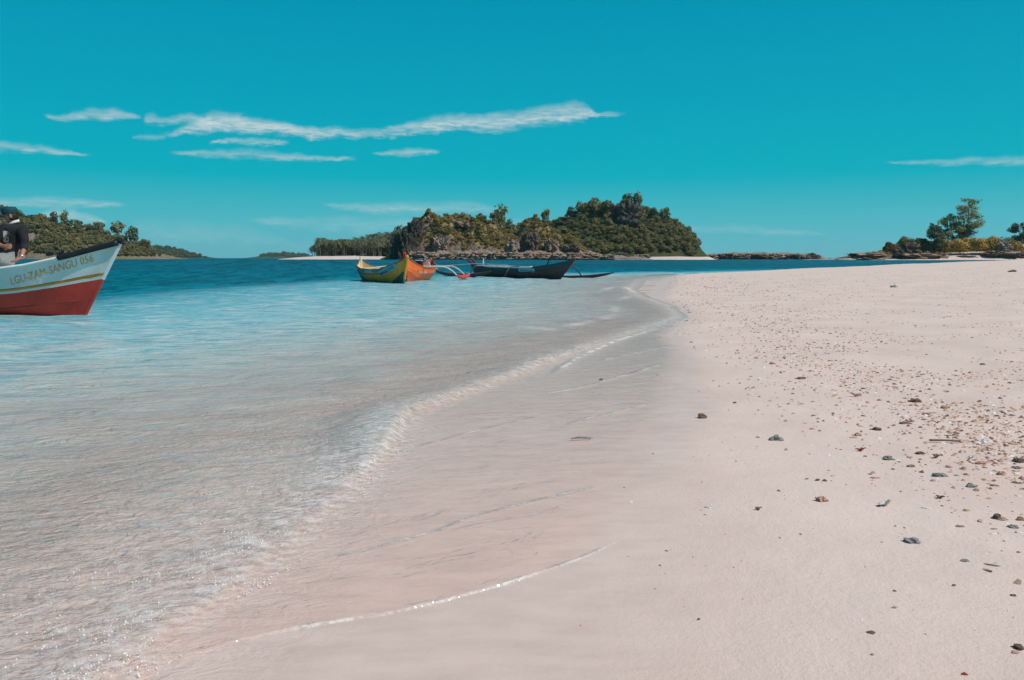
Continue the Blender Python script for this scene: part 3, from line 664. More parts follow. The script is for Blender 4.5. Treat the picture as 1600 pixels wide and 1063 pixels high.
# shrubs on the headland and the point
def proto_bush(seed, lm, n=190):
    r = np.random.default_rng(seed); lob = [((0, 0, .35), (.7, .7, .45))]
    for i in range(5):
        a = r.random()*6.28; q = .3+.5*r.random(); lob.append(((math.cos(a)*q, math.sin(a)*q, .3+.4*r.random()), (.3, .3, .28)))
    V, Fc = leaf_cloud(lob, n, .17, r); return tri_mesh('foliage', V, Fc, lm), None, (V, Fc)
BUSH = [proto_bush(200+i, (LO, LG, LO, LD, LB, LO)[i]) for i in range(6)]
bst = []
pts = scatter(head, 2700, 612, 915, 353, 378, 3.2)
sc = sorted([(random.uniform(.7, 1.7), q) for q in pts], key=lambda a: -a[0])
for i, (s, (x, y, z)) in enumerate(sc):
    # keep the steep shaded cliff on the left bare
    e1 = head.zz(x+1, y) - head.zz(x-1, y); e2 = head.zz(x, y+1) - head.zz(x, y-1)
    if math.hypot(e1, e2) > 4.5 and random.random() < .8: continue
    if x < at(655, 400, 360).x and z < 8 and random.random() < .8: continue
    kk = random.choice((0, 0, 1, 2, 2, 5, 3, 4))
    if i < 130:
        o = obj('shrub', BUSH[kk][0], None, (x, y, z-.25)); o.scale = (s, s, s*random.uniform(.7, 1.3)); o.rotation_euler = (0, 0, random.random()*6)
        nm = {0: 'yellow olive', 2: 'yellow olive', 5: 'yellow olive', 1: 'green', 3: 'dark green', 4: 'rust brown'}[kk]
        tag(o, ('big ' if s > 1.55 else 'small ') + nm + ' shrub ' + part_of(z, 3, head.pz.max(), ('near the foot', 'halfway up', 'on top')) + ' of the headland, ' + part_of(uof(x, y), 612, 915, ('left end', 'under the main peak', 'middle', 'by the dark pyramid rock', 'right end')), 'shrub', nm + ' shrubs on the rocky headland')
    else: bst.append((kk, (BUSH[kk], x, y, z-.2, s*.8, random.uniform(.7, 1.2), random.random()*6)))
for nm, ks, m_ in (('dry_scrub', (0, 2, 5), LO), ('green_scrub', (1, 3), LG), ('rusty_scrub', (4,), LB)):
    join_stuff([a for k_, a in bst if k_ in ks], nm, m_, nm.replace('_', ' ') + ' filling the gaps on the rocky headland', 'scrub')

# ------------------------------------------------------------------ boulders and rocks across the water
def rock_mesh(name, seed, sub=3, jag=.35, flat=1.0, m=None, freq=1.3, strata=0, block=0, fine=0):
    bm = bmesh.new(); bmesh.ops.create_icosphere(bm, subdivisions=sub, radius=1)
    off = Vector((seed*7.3, seed*3.1, seed*1.7))
    for v in bm.verts:
        d = v.co.normalized(); n = mnoise.fractal(d*freq+off, 1, 2, 4); c = mnoise.cell(d*2.2+off)
        if block: k_ = 1/((abs(d.x)**block+abs(d.y)**block+abs(d.z)**block)**(1/block))
        else: k_ = 1
        v.co = d*k_*(1 + jag*n + jag*.35*(c-.5) - fine*abs(mnoise.fractal(d*4.5+off, 1, 2, 3)))
        if strata: v.co.x *= 1 + .08*math.sin(v.co.z*strata); v.co.y *= 1 + .08*math.sin(v.co.z*strata)
        v.co.z *= flat
    me = bpy.data.meshes.new(name); bm.to_mesh(me); bm.free(); me.materials.append(m); return me
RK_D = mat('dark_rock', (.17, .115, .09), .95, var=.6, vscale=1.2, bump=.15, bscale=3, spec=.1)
RK_S = mat('summit_cliff_rock', (.095, .078, .066), .95, var=.6, vscale=.5, bump=.3, bscale=1.2, spec=.1)  # shade on the summit block is put into its rock colour
RK_C = mat('cliff_rock_dark', (.075, .062, .052), .95, var=.6, vscale=1.2, bump=.15, bscale=3, spec=.1)  # darker copy of dark_rock, with the cliff's shade put into the colour
RK_L = mat('pale_rock', (.38, .26, .20), .95, var=.55, vscale=1.4, bump=.12, bscale=3, spec=.1)
RK_P = mat('pinkish_rock', (.38, .24, .175), .95, var=.45, vscale=1.0, bump=.12, bscale=3, spec=.1)
def boulder(u, vb, D, w, h, label, m, seed, jag=.35, depth=1.0, strata=0, name='boulder', group=None, rz=0):
    sc = D/F; p_ = at(u, vb, D); o = obj(name, rock_mesh(name, seed, 4, jag, 1, m, 1.5, strata, 5, .5), None, (p_.x, D, p_.z + h*sc*.30))
    o.scale = (w*sc*.5, w*sc*.5*depth, h*sc*.62); o.rotation_euler = (0, 0, R(rz))
    return tag(o, label, 'rock', group)
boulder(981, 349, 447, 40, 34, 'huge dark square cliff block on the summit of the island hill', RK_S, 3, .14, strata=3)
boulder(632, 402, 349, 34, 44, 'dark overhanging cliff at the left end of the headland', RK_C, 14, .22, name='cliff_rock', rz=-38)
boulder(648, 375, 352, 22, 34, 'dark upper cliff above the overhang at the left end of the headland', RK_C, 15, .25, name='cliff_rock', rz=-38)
boulder(688, 393, 353, 26, 24, 'big pointed grey rock with a dark hollow at the foot of the headland', RK_L, 5, .4)
boulder(722, 353, 364, 22, 8, 'brown rock hump on the crest of the headland', RK_P, 6)
boulder(668, 352, 364, 15, 13, 'craggy brown rock peak at the top left of the headland', RK_P, 7, .4)
boulder(829, 390, 352, 26, 30, 'tall dark pyramid shaped rock on the right half of the headland', RK_D, 8, .45)
boulder(862, 390, 352, 22, 18, 'pinkish slanting rock right of the dark pyramid rock', RK_P, 9, .4)
boulder(893, 396, 352, 26, 15, 'dark sloping rock at the right end of the headland', RK_D, 10, .4)
boulder(800, 390, 349, 22, 16, 'squat grey rock left of the dark pyramid rock', RK_L, 11, .4)
boulder(972, 402, 398, 16, 7, 'dark rounded rock on the beach below the wooded hill', RK_D, 12, .3)
boulder(1003, 402, 398, 26, 5, 'flat pinkish rock slab on the beach below the wooded hill', RK_P, 13, .3)
for i, (u, w, h) in enumerate([(650,30,12),(672,22,10),(699,26,9),(724,24,9),(748,28,10),(772,24,9),(796,28,10),(822,26,9),(848,28,9),(872,24,9),(898,26,10),(925,26,9),(950,22,6)]):
    boulder(u, 404, 343, w, h, 'weathered pinkish grey block of the long shore ledge under the headland', RK_P if i % 3 else RK_L, 20+i, .28, .8, 9, group='blocks of the shore ledge under the headland')
for i, (u, w, h) in enumerate([(1110,24,6),(1133,22,8),(1158,28,8),(1186,26,7),(1212,28,8),(1238,24,7),(1258,14,6),(1268,12,9),(1279,8,6)]):
    boulder(u, 403.6, 478, w, h, 'dark weathered rock of the low reef between the island and the right point', RK_D if i % 2 else RK_P, 40+i, .3, .8, group='rocks of the low reef')
for u, vb, w, h, lb, m_, sd_ in [
    (1355, 402, 60, 7, 'long low rock slab running into the water left of the right point', RK_P, 60),
    (1404, 396, 20, 9, 'dark rock step where the right point rises', RK_D, 61),
    (1424, 392, 24, 14, 'large dark rock hump under the left bushes of the right point', RK_D, 62),
    (1405, 402, 22, 5, 'small flat dark rock at the water edge below the right point', RK_D, 63),
    (1432, 403, 60, 9, 'long layered rock slab on the right point beach', RK_P, 64),
    (1463, 402, 34, 7, 'reddish flat rock at the right end of the layered slab', RK_P, 65),
    (1510, 403, 30, 4, 'low dark rock strip at the water edge under the big tree', RK_D, 66),
    (1570, 392, 20, 15, 'pale grey upright rock in the brush right of the golden scrub', RK_L, 67),
    (1560, 400, 50, 9, 'broad pinkish rock mound on the sand right of the big tree', RK_P, 68),
    (1592, 401, 30, 10, 'dark rock at the right edge of the picture on the far sand', RK_D, 69),
    (1582, 403, 18, 6, 'small dark rock below the broad pinkish mound', RK_D, 70)]:
    boulder(u, vb, 338, w, h, lb, m_, sd_, .3, .7, 7)

# ------------------------------------------------------------------ trees and bushes of the right point
def branchy_tree(name, u, vb, D, hpx, wpx, label, lm, bark, seed, nleaf=2600, lean=0, lsize=.33, start=.25):
    r = random.Random(seed); sc = D/F; Hh = hpx*sc; Wd = wpx*sc*.5; p0 = at(u, vb, D)
    o = thing(name, (p0.x, D, p0.z), label, 'tree')
    parts = []; tips = []
    tp = [Vector((0, 0, -1.5)), Vector((lean*.1, 0, Hh*.25)), Vector((lean*.4, .2, Hh*.55)), Vector((lean*.8, 0, Hh*.93))]
    parts.append(tube(tp, [Hh*.020, Hh*.016, Hh*.011, Hh*.003], 7))
    for i in range(34):
        f = start + (1-start)*.97*(i+.5)/34; a = r.random()*6.28; z = Hh*f
        base_ = Vector((lean*f*.85, 0, z*.93)); L = Wd*(.45+.75*math.sin(math.pi*min(1, (f-start)/(1-start)*.85+.12)))*r.uniform(.6, 1.15)
        up = r.uniform(.25, .9)*L; mid = base_ + Vector((math.cos(a)*L*.5, math.sin(a)*L*.5, up*.6)); end = base_ + Vector((math.cos(a)*L, math.sin(a)*L, up*.75))
        parts.append(tube([base_, mid, end], [Hh*.006, Hh*.004, Hh*.0015], 4))
        tips += [(mid, L*.30), (end, L*.30), (mid.lerp(end, .5)+Vector((0, 0, -.1*L)), L*.28)]
    V, Fc = leaf_cloud([(tuple(t_), (max(q, .5),)*2 + (max(q, .5)*.75,)) for t_, q in tips], nleaf, lsize, np.random.default_rng(seed))
    obj('crown', tri_mesh('crown', V, Fc, lm), o); obj('trunk', mesh('trunk', *join(parts), mats=bark), o); return o
branchy_tree('tree', 1511, 384, 350, 76, 33, 'tallest feathery tree of the right point with light showing through its crown', LT, BARK, 301, 3600, lsize=.34, start=.12)
branchy_tree('tree', 1481, 384, 352, 50, 24, 'shorter feathery tree leaning left beside the tallest tree', LT, BARK, 302, 2400, -1.0, lsize=.34, start=.08)
branchy_tree('tree', 1498, 386, 356, 40, 30, 'low dark tree tucked between the two feathery trees', LD, DBARK, 303, 2500, start=.05)
branchy_tree('tree', 1459, 396, 339, 46, 26, 'dark cone shaped evergreen in front of the feathery trees', LD, DBARK, 304, 4500, start=.03)
branchy_tree('tree', 1592, 394, 346, 44, 26, 'dark dense tree at the right edge of the picture', LD, DBARK, 305, 4500, start=.1)
branchy_tree('tree', 1625, 394, 346, 50, 40, 'dense tree just beyond the right edge of the point', LD, DBARK, 306, 2500, start=.1)
def bush(u, vb, D, w, h, label, lm, seed, n=420, name='bush', group=None):
    r = np.random.default_rng(seed); sc = D/F; p0 = at(u, vb, D)
    lob = [((0, 0, h*sc*.45), (w*sc*.42, w*sc*.3, h*sc*.42))]
    for i in range(7): lob.append((((r.random()-.5)*w*sc*.8, (r.random()-.5)*w*sc*.4, h*sc*(.25+.5*r.random())), (w*sc*.17,)*2 + (h*sc*.27,)))
    V, Fc = leaf_cloud(lob, n, .36, r); st = tube([(0, 0, -1), (0, 0, h*sc*.6)], [.12, .05], 5)
    o = thing(name, (p0.x, D, p0.z), label, 'bush', group); obj('foliage', tri_mesh('foliage', V, Fc, lm), o); obj('stem', mesh('stem', *st, mats=DBARK), o); return o
for i, (u, vb, w, h, lb, lm) in enumerate([
    (1391, 393, 16, 14, 'small round greyish bush alone at the left end of the right point', LB),
    (1418, 392, 22, 22, 'green bush with a spiky top on the left rock hump', LG),
    (1434, 393, 26, 22, 'olive green bush left of the dark evergreen', LG),
    (1440, 384, 18, 12, 'brown bush on the crest left of the dark evergreen', LB),
    (1470, 394, 22, 22, 'reddish brown bush at the foot of the dark evergreen', LB),
    (1486, 394, 30, 20, 'golden bush right of the evergreen on the point', LY),
    (1505, 393, 34, 18, 'wide golden yellow bush under the tallest tree', LY),
    (1530, 393, 34, 19, 'golden bush to the right of the tallest tree trunk', LY),
    (1549, 393, 34, 23, 'brownish green bush filling the middle of the right brush', LY),
    (1568, 391, 30, 22, 'green topped bush behind the pale upright rock', LG),
    (1552, 384, 24, 12, 'small green bush poking above the golden brush', LG),
    (1588, 396, 20, 20, 'yellow green bush in front of the dark right edge tree', LY),
    (1522, 384, 30, 12, 'olive brush on the ridge behind the tallest tree', LY)]):
    bush(u, vb+1, 343, w*1.15, h*1.1, lb, lm, 400+i, 1700)

# ------------------------------------------------------------------ boats
def paint(name, c, rough=.55, dirt=.25): return mat(name, c, rough, var=dirt, vscale=2.2, bump=.002, bscale=14, spec=.35)
P_WHITE = paint('white_paint', (.70, .70, .68), .5, .14); P_RED = paint('red_paint', (.62, .045, .028), .55, .28); P_YEL = paint('yellow_paint', (.80, .36, .03), .55, .22)
P_OCH = paint('ochre_paint', (.92, .32, .035), .6, .35); P_GRN = paint('dark_green_paint', (.012, .085, .065), .55, .25); P_GREY = paint('grey_green_paint', (.17, .21, .17), .7, .35)
P_ORG = paint('orange_paint', (.82, .15, .025), .5, .15); P_ORD = paint('burnt_orange_paint', (.50, .10, .035), .6, .25); P_NAVY = paint('deep_teal_paint', (.008, .055, .075), .55, .3)
P_BLK = paint('black_brown_paint', (.085, .055, .045), .65, .4); P_MAR = paint('maroon_paint', (.16, .035, .03), .6, .3); P_RUB = mat('black_rubber', (.018, .018, .02), .5, var=.4, vscale=5, bump=.004, bscale=10)
P_BLUE = paint('pale_blue_paint', (.14, .42, .50), .6, .2); P_BROWN = paint('brown_paint', (.19, .075, .04), .6, .3); P_CRM = paint('cream_paint', (.72, .55, .30), .6, .2)
P_LET = mat('yellow_lettering', (.86, .34, .04), .6, var=.35, vscale=12); P_LTD = mat('dark_blue_lettering', (.01, .07, .12), .6); BAMB = mat('whitewashed_bamboo', (.62, .58, .50), .6, var=.35, vscale=4)
class Hull:
    def __init__(s, sheer, keel, beam, sec, kz, thick=.03):
        s.sx = [a for a, _ in sheer]; s.sz = [b for _, b in sheer]; s.k = keel; s.bx = [a for a, _ in beam]; s.bb = [b for _, b in beam]
        s.ss = [a for a, _ in sec]; s.sy = [b for _, b in sec]; s.kz = kz; s.th = thick
    def p(s, t, q, side, inset=0.0, lift=0.0):
        xs = s.sx[0] + (s.sx[-1]-s.sx[0])*t; xk = s.k[0] + (s.k[1]-s.k[0])*t
        zk = np.interp(t, [0, .5, 1], s.kz); zs = np.interp(xs, s.sx, s.sz); b = np.interp(xs, s.bx, s.bb)
        # the section is fuller amidships than at the ends
        y = b*np.interp(q, s.ss, s.sy)
        return Vector((xk+(xs-xk)*q, side*max(y-inset, 0.0), zk+(zs-zk)*q+lift))
    def tx(s, x): return (x-s.sx[0])/(s.sx[-1]-s.sx[0])
    def build(s, parent, mats, matf, rows, nt=56, floor=.45):
        V = []; Fc = []; idx = []
        for side in (-1, 1):
            o = len(V)
            for q in rows:
                for i in range(nt+1): V.append(s.p(i/nt, q, side))
            for r_ in range(len(rows)-1):
                for i in range(nt):
                    a = o+r_*(nt+1)+i; f = (a, a+1, a+nt+2, a+nt+1); Fc.append(f if side < 0 else f[::-1])
                    c = sum((V[k_] for k_ in f), Vector())/4; idx.append(matf(c.x, c.z, (rows[r_]+rows[r_+1])/2, 0))
        irows = [1.0, .8, floor]; nm = len(mats)-1
        for side in (-1, 1):
            o = len(V)
            for j, q in enumerate(irows):
                for i in range(nt+1): V.append(s.p(i/nt, q, side, s.th))
            for r_ in range(2):
                for i in range(nt):
                    a = o+r_*(nt+1)+i; f = (a, a+1, a+nt+2, a+nt+1); Fc.append(f if side < 0 else f[::-1]); idx.append(nm)
            if side < 0: on = o
        for i in range(nt):
            a = on+2*(nt+1)+i; b_ = a+3*(nt+1); Fc.append((a, a+1, b_+1, b_)); idx.append(nm)
        # transom
        me = mesh('hull', V, Fc, mats, smooth=False, idx=idx); return obj('hull', me, parent)
    def rail(s, parent, name, m, q, x0, x1, r_, side, out=0.0, n=24, lift=0.0):
        pts = [s.p(s.tx(x0+(x1-x0)*i/n), q, side, -out, lift) for i in range(n+1)]
        return obj(name, mesh(name, *tube(pts, [r_]*(n+1), 7), mats=m, smooth=True), parent)
    def stem(s, parent, name, m, r_, t=1.0, q0=0, ext=.04, w=1.0):
        pts = [s.p(t, q, 1) + Vector((.0, 0, 0)) for q in np.linspace(q0, 1, 9)]; d = (pts[-1]-pts[-2]).normalized(); pts[-1] = pts[-1]+d*ext
        for p_ in pts: p_.y = 0
        return obj(name, mesh(name, *tube(pts, [r_]*9, 6), mats=m), parent)
    def find(s, x, z, side):
        """point on the planking at local x, z"""
        if not hasattr(s, 'G'):
            T, Q = np.meshgrid(np.linspace(0, 1, 500), np.linspace(.3, 1, 160)); xs = s.sx[0]+(s.sx[-1]-s.sx[0])*T; xk = s.k[0]+(s.k[1]-s.k[0])*T
            zk = np.interp(T, [0, .5, 1], s.kz); zs = np.interp(xs, s.sx, s.sz); s.G = (xk+(xs-xk)*Q, zk+(zs-zk)*Q, np.interp(xs, s.bx, s.bb)*np.interp(Q, s.ss, s.sy))
        i = np.argmin((s.G[0]-x)**2 + (s.G[1]-z)**2); return side*(s.G[2].ravel()[i])
def thick_prism(poly, axis_off, name, m, parent):
    n = len(poly); V = [Vector(p_) for p_ in poly] + [Vector(p_)+Vector(axis_off) for p_ in poly]
    Fc = [tuple(range(n))[::-1], tuple(range(n, 2*n))] + [(i, (i+1) % n, n+(i+1) % n, n+i) for i in range(n)]
    return obj(name, mesh(name, V, Fc, m), parent)
def box(name, c, sz, m, parent, rz=0, bev=.0):
    bm = bmesh.new(); bmesh.ops.create_cube(bm, size=1)
    for v in bm.verts: v.co = Vector((v.co.x*sz[0], v.co.y*sz[1], v.co.z*sz[2]))
    if bev: bmesh.ops.bevel(bm, geom=bm.edges[:], offset=bev, segments=2, affect='EDGES')
    me = bpy.data.meshes.new(name); bm.to_mesh(me); bm.free(); me.materials.append(m)
    o = obj(name, me, parent, c); o.rotation_euler = (0, 0, rz); return o
def text_verts(txt, offset=0.0, space=1.0):
    cu = bpy.data.curves.new('lettering_curve', 'FONT'); cu.body = txt; cu.offset = offset; cu.space_character = space; cu.resolution_u = 3
    to = bpy.data.objects.new('lettering_tmp', cu); COL.objects.link(to); dg = bpy.context.evaluated_depsgraph_get()
    me = bpy.data.meshes.new_from_object(to.evaluated_get(dg)); bpy.data.objects.remove(to)
    V = [v.co.copy() for v in me.vertices]; Fc = [tuple(p_.vertices) for p_ in me.polygons]; bpy.data.meshes.remove(me); return V, Fc

# boat 1: white and red launch at the left edge
tipw = at(188, 380, 11.65)
b1 = thing('motor_launch', (tipw.x, tipw.y, 0), 'white and red wooden boat with yellow lettering entering from the left edge', 'boat', None, R(-13))
h1 = Hull([(-7, .85), (-5, .68), (-3.5, .56), (-1.95, .64), (-1.25, .735), (-.65, .875), (-.3, .98), (0, 1.06)], (-6.7, -.86),
          [(-7, .45), (-5, .78), (-3, .80), (-1.9, .62), (-1.2, .43), (-.6, .24), (-.2, .085), (0, .03)],
          [(0, 0), (.10, .22), (.40, .70), (.62, .86), (1, 1.0)], [-.3, -.3, -.3])
rows1 = [0, .10, .25, .40, .41, .52, .62, .655, .69, .85, 1.0]
def mf1(x, z, q, _): return 0 if q < .62 else (1 if q < .655 else (2 if q < .69 else 1))
P_STR = paint('ochre_stripe', (.72, .26, .025), .6, .3); P_HULLW = mat('weathered_white_paint', (.66, .66, .62), .55, vscale=1.6, var2=(.50, .50, .46), bump=.003, bscale=10, spec=.35)
h1.build(b1, [P_RED, P_HULLW, P_STR, P_WHITE], mf1, rows1, 70, .7)
for sd_ in (-1, 1):
    h1.rail(b1, 'gunwale', P_WHITE, 1.0, -7, -.62, .022, sd_, .0, 30, .012)
    h1.rail(b1, 'rub_rail', P_RUB, 1.0, -.80, -.01, .042, sd_, .006, 16, .012)
    h1.rail(b1, 'chine_batten', P_MAR, .405, -6.5, -.25, .006, sd_, .000, 30)
    h1.rail(b1, 'stripe_batten', P_BROWN, .69, -6.8, -.06, .004, sd_, .001, 30)
h1.stem(b1, 'stem_post', P_WHITE, .028, 1.0, .62, .0); 
pts = [h1.p(1, q, 1) for q in np.linspace(0, .62, 6)]
for p_ in pts: p_.y = 0
obj('keel_band', mesh('keel_band', *tube(pts, [.027]*6, 6), mats=P_RED), b1)
a_ = h1.p(1, 1, 0); obj('bow_cap', mesh('bow_cap', *tube([a_+Vector((-.10, 0, .0)), a_+Vector((.0, 0, .045)), a_+Vector((.05, 0, .03))], [.05, .055, .035], 8), mats=P_RUB), b1)
for i in range(17):
    x0 = -3.55 + i*.18; x1 = x0+.172
    def dp(x, sd_): q = h1.p(h1.tx(x), 1, sd_, .035, -.035); return Vector((x, q.y, q.z))
    A, B_, C_, D_ = dp(x0, -1), dp(x1, -1), dp(x1, 1), dp(x0, 1)
    thick_prism([A, B_, C_, D_], (0, 0, -.022), 'deck_plank', P_WHITE, b1)
# lettering follows the planking
def letters(parent, hull, txt, side, A, B, height, m, name='lettering', offset=0, mirror=False, slant=.12):
    V, Fc = text_verts(txt, offset); w = max(v.x for v in V); hh_ = .72
    out = []
    for v in V:
        a = v.x/w
        if mirror: a = 1-a
        b = v.y/hh_; x = A[0]+(B[0]-A[0])*a + slant*height*b; z = A[1]+(B[1]-A[1])*a + .10*(B[1]-A[1])*(a*a-a) + height*b
        out.append(Vector((x, hull.find(x, z, side) + side*.006, z)))
    return obj(name, mesh(name, out, Fc, m), parent)
letters(b1, h1, 'LGU-ZAM-SANGU 056', -1, (-1.52, .455), (-.38, .80), .115, P_LET, offset=-.005)

def float_mesh(L, r0, rise, m, name='outrigger_float', mid=.0):
    pts = []; rr = []
    for i in range(15):
        f = i/14*2-1; pts.append((f*L/2, 0, mid + rise*abs(f)**2.6)); rr.append(r0*(1-.75*abs(f)**5))
    return tube(pts, rr, 8)
def fl(parent, L, r0, rise, m, loc, rz=0, z=.05):
    o = obj('outrigger_float', mesh('outrigger_float', *float_mesh(L, r0, rise, m), mats=m, smooth=True), parent, (loc[0], loc[1], z)); o.rotation_euler = (0, 0, rz); return o
def arm(parent, x, y0, y1, z0, z1, r0, m, droop=.28, name='outrigger_arm'):
    pts = []
    for i in range(11):
        f = i/10; zz_ = z0 + .0*f - (z0-z1)*max(0, (f-.68)/.32)**1.8
        pts.append((x, y0+(y1-y0)*f, zz_))
    return obj(name, mesh(name, *tube(pts, [r0]*11, 6), mats=m, smooth=True), parent)

# boat 2: yellow banca
tp2 = at(636.5, 402, 26.0)
b2 = thing('outrigger_canoe', (tp2.x, tp2.y, 0), 'yellow and dark green wooden boat with a tall pointed bow and blue name plate', 'boat', None, R(-62))
h2 = Hull([(-5.0, .80), (-4.85, .66), (-4.6, .56), (-3.6, .47), (-2.4, .44), (-1.6, .48), (-1.0, .59), (-.5, .70), (-.2, .79), (0, .86)], (-4.75, -.42),
          [(-5.0, .06), (-4.6, .30), (-3.6, .46), (-2.4, .48), (-1.5, .40), (-.9, .28), (-.4, .13), (0, .03)],
          [(0, 0), (.12, .25), (.45, .72), (.75, .93), (1, 1.0)], [-.14, -.16, -.14])
rows2 = list(np.linspace(0, 1, 22))
def mf2(x, z, q, _):
    if x > -1.3 and z < .42*(x+1.3)/.95 - .04: return 1 if x < -.40+.25*z/.5 - .0 else 1
    if x < -3.9+.6*q: return 2
    if q > .80 and x < -1.4: return 2
    if z < .06 and x < -1.4: return 2
    return 0
h2.build(b2, [P_OCH, P_GRN, P_GREY, P_CRM], mf2, rows2, 90, .5)
for sd_ in (-1, 1):
    h2.rail(b2, 'gunwale', P_BROWN if sd_ < 0 else P_RED, 1.0, -4.85, -.1, .018, sd_, .0, 30)
    h2.rail(b2, 'rub_rail', P_BROWN, .74, -4.7, -1.0, .016, sd_, .006, 30)
h2.stem(b2, 'stem_post', P_YEL, .045, 1, .30, .06); h2.stem(b2, 'stern_post', P_CRM, .040, 0, .3, .10)
pts = [h2.p(1, q, 0) for q in np.linspace(0, .30, 4)]; obj('lower_stem', mesh('lower_stem', *tube(pts, [.044]*4, 6), mats=P_GREY), b2)
for i, x in enumerate((-4.1, -3.3, -2.5, -1.6)):
    w = float(np.interp(x, h2.bx, h2.bb))-.04; box('thwart', (x, 0, float(np.interp(x, h2.sx, h2.sz))-.07), (.22, w*2, .03), P_CRM if i % 2 == 0 else P_RED, b2)
box('side_board', (-3.4, .40, .40), (1.7, .02, .13), P_CRM, b2, 0)
box('side_board', (-3.4, .425, .50), (1.9, .02, .07), P_RED, b2, 0)
def plate(parent, hull, side, x0, x1, z0, z1, hgt, m, name='name_plate', off=.010):
    V = []; n = 10
    for i in range(n+1):
        f = i/n; x = x0+(x1-x0)*f; z = z0+(z1-z0)*f
        for dz in (0, hgt): y = hull.find(x, z+dz, side); V += [Vector((x, y+side*off, z+dz)), Vector((x, y-side*.002, z+dz))]
    Fc = []
    for i in range(n):
        a = 4*i; Fc += [(a, a+4, a+6, a+2), (a+2, a+6, a+7, a+3), (a, a+1, a+5, a+4)]
    Fc += [(0, 2, 3, 1), (4*n, 4*n+1, 4*n+3, 4*n+2)]
    return obj(name, mesh(name, V, Fc, m), parent)
def marks(parent, hull, side, x0, x1, z0, z1, hgt, m, n, name='lettering', off=.016, seed=1):
    """a row of small painted letter strokes too worn to read"""
    r = random.Random(seed); V = []; Fc = []
    for i in range(n):
        f = (i+.15)/n; w = (x1-x0)/n*.62; x = x0+(x1-x0)*f; z = z0+(z1-z0)*f
        for (a, b, c_, d_) in r.choice([((0, 0, .3, 1), (0, .8, 1, 1), (0, 0, 1, .2)), ((0, 0, .28, 1), (.7, 0, 1, 1), (0, .4, 1, .6)), ((.35, 0, .65, 1), (0, .8, 1, 1), (0, 0, .2, .3)), ((0, 0, .28, 1), (0, .8, 1, 1), (.7, 0, 1, 1))]):
            o = len(V)
            for (p_, q) in ((a, b), (c_, b), (c_, d_), (a, d_)):
                xx = x+w*p_; zz_ = z+hgt*q; V.append(Vector((xx, hull.find(xx, zz_, side)+side*off, zz_)))
            Fc.append((o, o+1, o+2, o+3))
    return obj(name, mesh(name, V, Fc, m), parent)
pl = plate(b2, h2, -1, -1.75, -.62, .20, .50, .17, P_BLUE); marks(pl, h2, -1, -1.68, -.70, .235, .52, .10, P_LTD, 6)
plate(b2, h2, -1, -3.1, -2.3, .335, .325, .09, P_BLUE, 'patch')
for x in (-3.2, -2.0): obj('cross_pole', mesh('cross_pole', *tube([(x, -.46, .47), (x-.05, .9, .60)], [.025, .02], 6), mats=BAMB), b2)

# boat 3: orange banca
tp3 = at(632.5, 398, 27.6)
b3 = thing('outrigger_canoe', (tp3.x, tp3.y, 0), 'bright orange wooden boat with white outrigger arms behind the yellow boat', 'boat', None, R(-94))
h3 = Hull([(-5.2, .80), (-4.9, .62), (-3.8, .50), (-2.6, .46), (-1.6, .50), (-.9, .62), (-.4, .78), (0, .96)], (-4.9, -.35),
          [(-5.2, .08), (-4.6, .33), (-3.4, .50), (-2.2, .50), (-1.3, .38), (-.7, .22), (-.3, .09), (0, .03)],
          [(0, 0), (.12, .22), (.45, .70), (.70, .95), (.72, .90), (1, 1.0)], [-.14, -.16, -.14])
def mf3(x, z, q, _):
    if x > -1.7 and z < .42*(x+1.7)/1.3 - .02: return 1
    return 0
h3.build(b3, [P_ORG, P_ORD, P_ORD], mf3, list(np.linspace(0, .70, 14))+[.72, .85, 1.0], 80, .5)
for sd_ in (-1, 1): h3.rail(b3, 'gunwale', P_ORD, 1.0, -5.0, -.1, .02, sd_, .0, 30)
for sd_ in (-1, 1): h3.rail(b3, 'rub_rail', P_ORD, .72, -4.8, -.9, .014, sd_, .006, 30)
h3.stem(b3, 'stem_post', P_RED, .055, 1, .3, .08); h3.stem(b3, 'stern_post', P_ORD, .045, 0, .3, .06)
marks(b3, h3, 1, -1.85, -1.05, .27, .31, .07, P_WHITE, 6, seed=5)
for x in (-1.45, -3.4):
    arm(b3, x, 0, 1.62, .53, .20, .030, BAMB); arm(b3, x, 0, -1.6, .53, .2, .030, BAMB)
    ob = box('lashing_board', (x, 0, .55), (.07, 1.25, .035), P_WHITE, b3)
fo_ = fl(b3, 3.6, .075, .10, P_RED, (-3.0, 1.66), 0, .13); fl(b3, 3.6, .075, .10, P_RED, (-3.0, -1.64), 0, .13)
en = box('engine', (-2.9, -.05, .63), (.42, .26, .22), P_RUB, b3, 0, .03); box('engine_cover', (0, 0, .125), (.34, .22, .035), P_WHITE, en, 0, .01)
obj('exhaust_pipe', mesh('exhaust_pipe', *tube([(-2.7, -.25, .55), (-2.5, -.32, .72), (-2.2, -.34, .60)], [.03, .03, .025], 7), mats=P_WHITE), b3)
obj('bamboo_hoop', mesh('bamboo_hoop', *tube([(-3.8, -.1, .52), (-3.6, -.05, .74), (-3.2, .12, .78), (-2.9, .32, .72), (-2.7, .42, .52)], [.02]*5, 6), mats=BAMB), b3)
obj('mooring_pole', mesh('mooring_pole', *tube([(-1.7, .42, .48), (-1.75, .55, .80)], [.022, .016], 6), mats=P_BLUE), b3)
for x in (-4.2, -2.2): box('thwart', (x, 0, .43), (.2, .84, .03), P_CRM, b3)

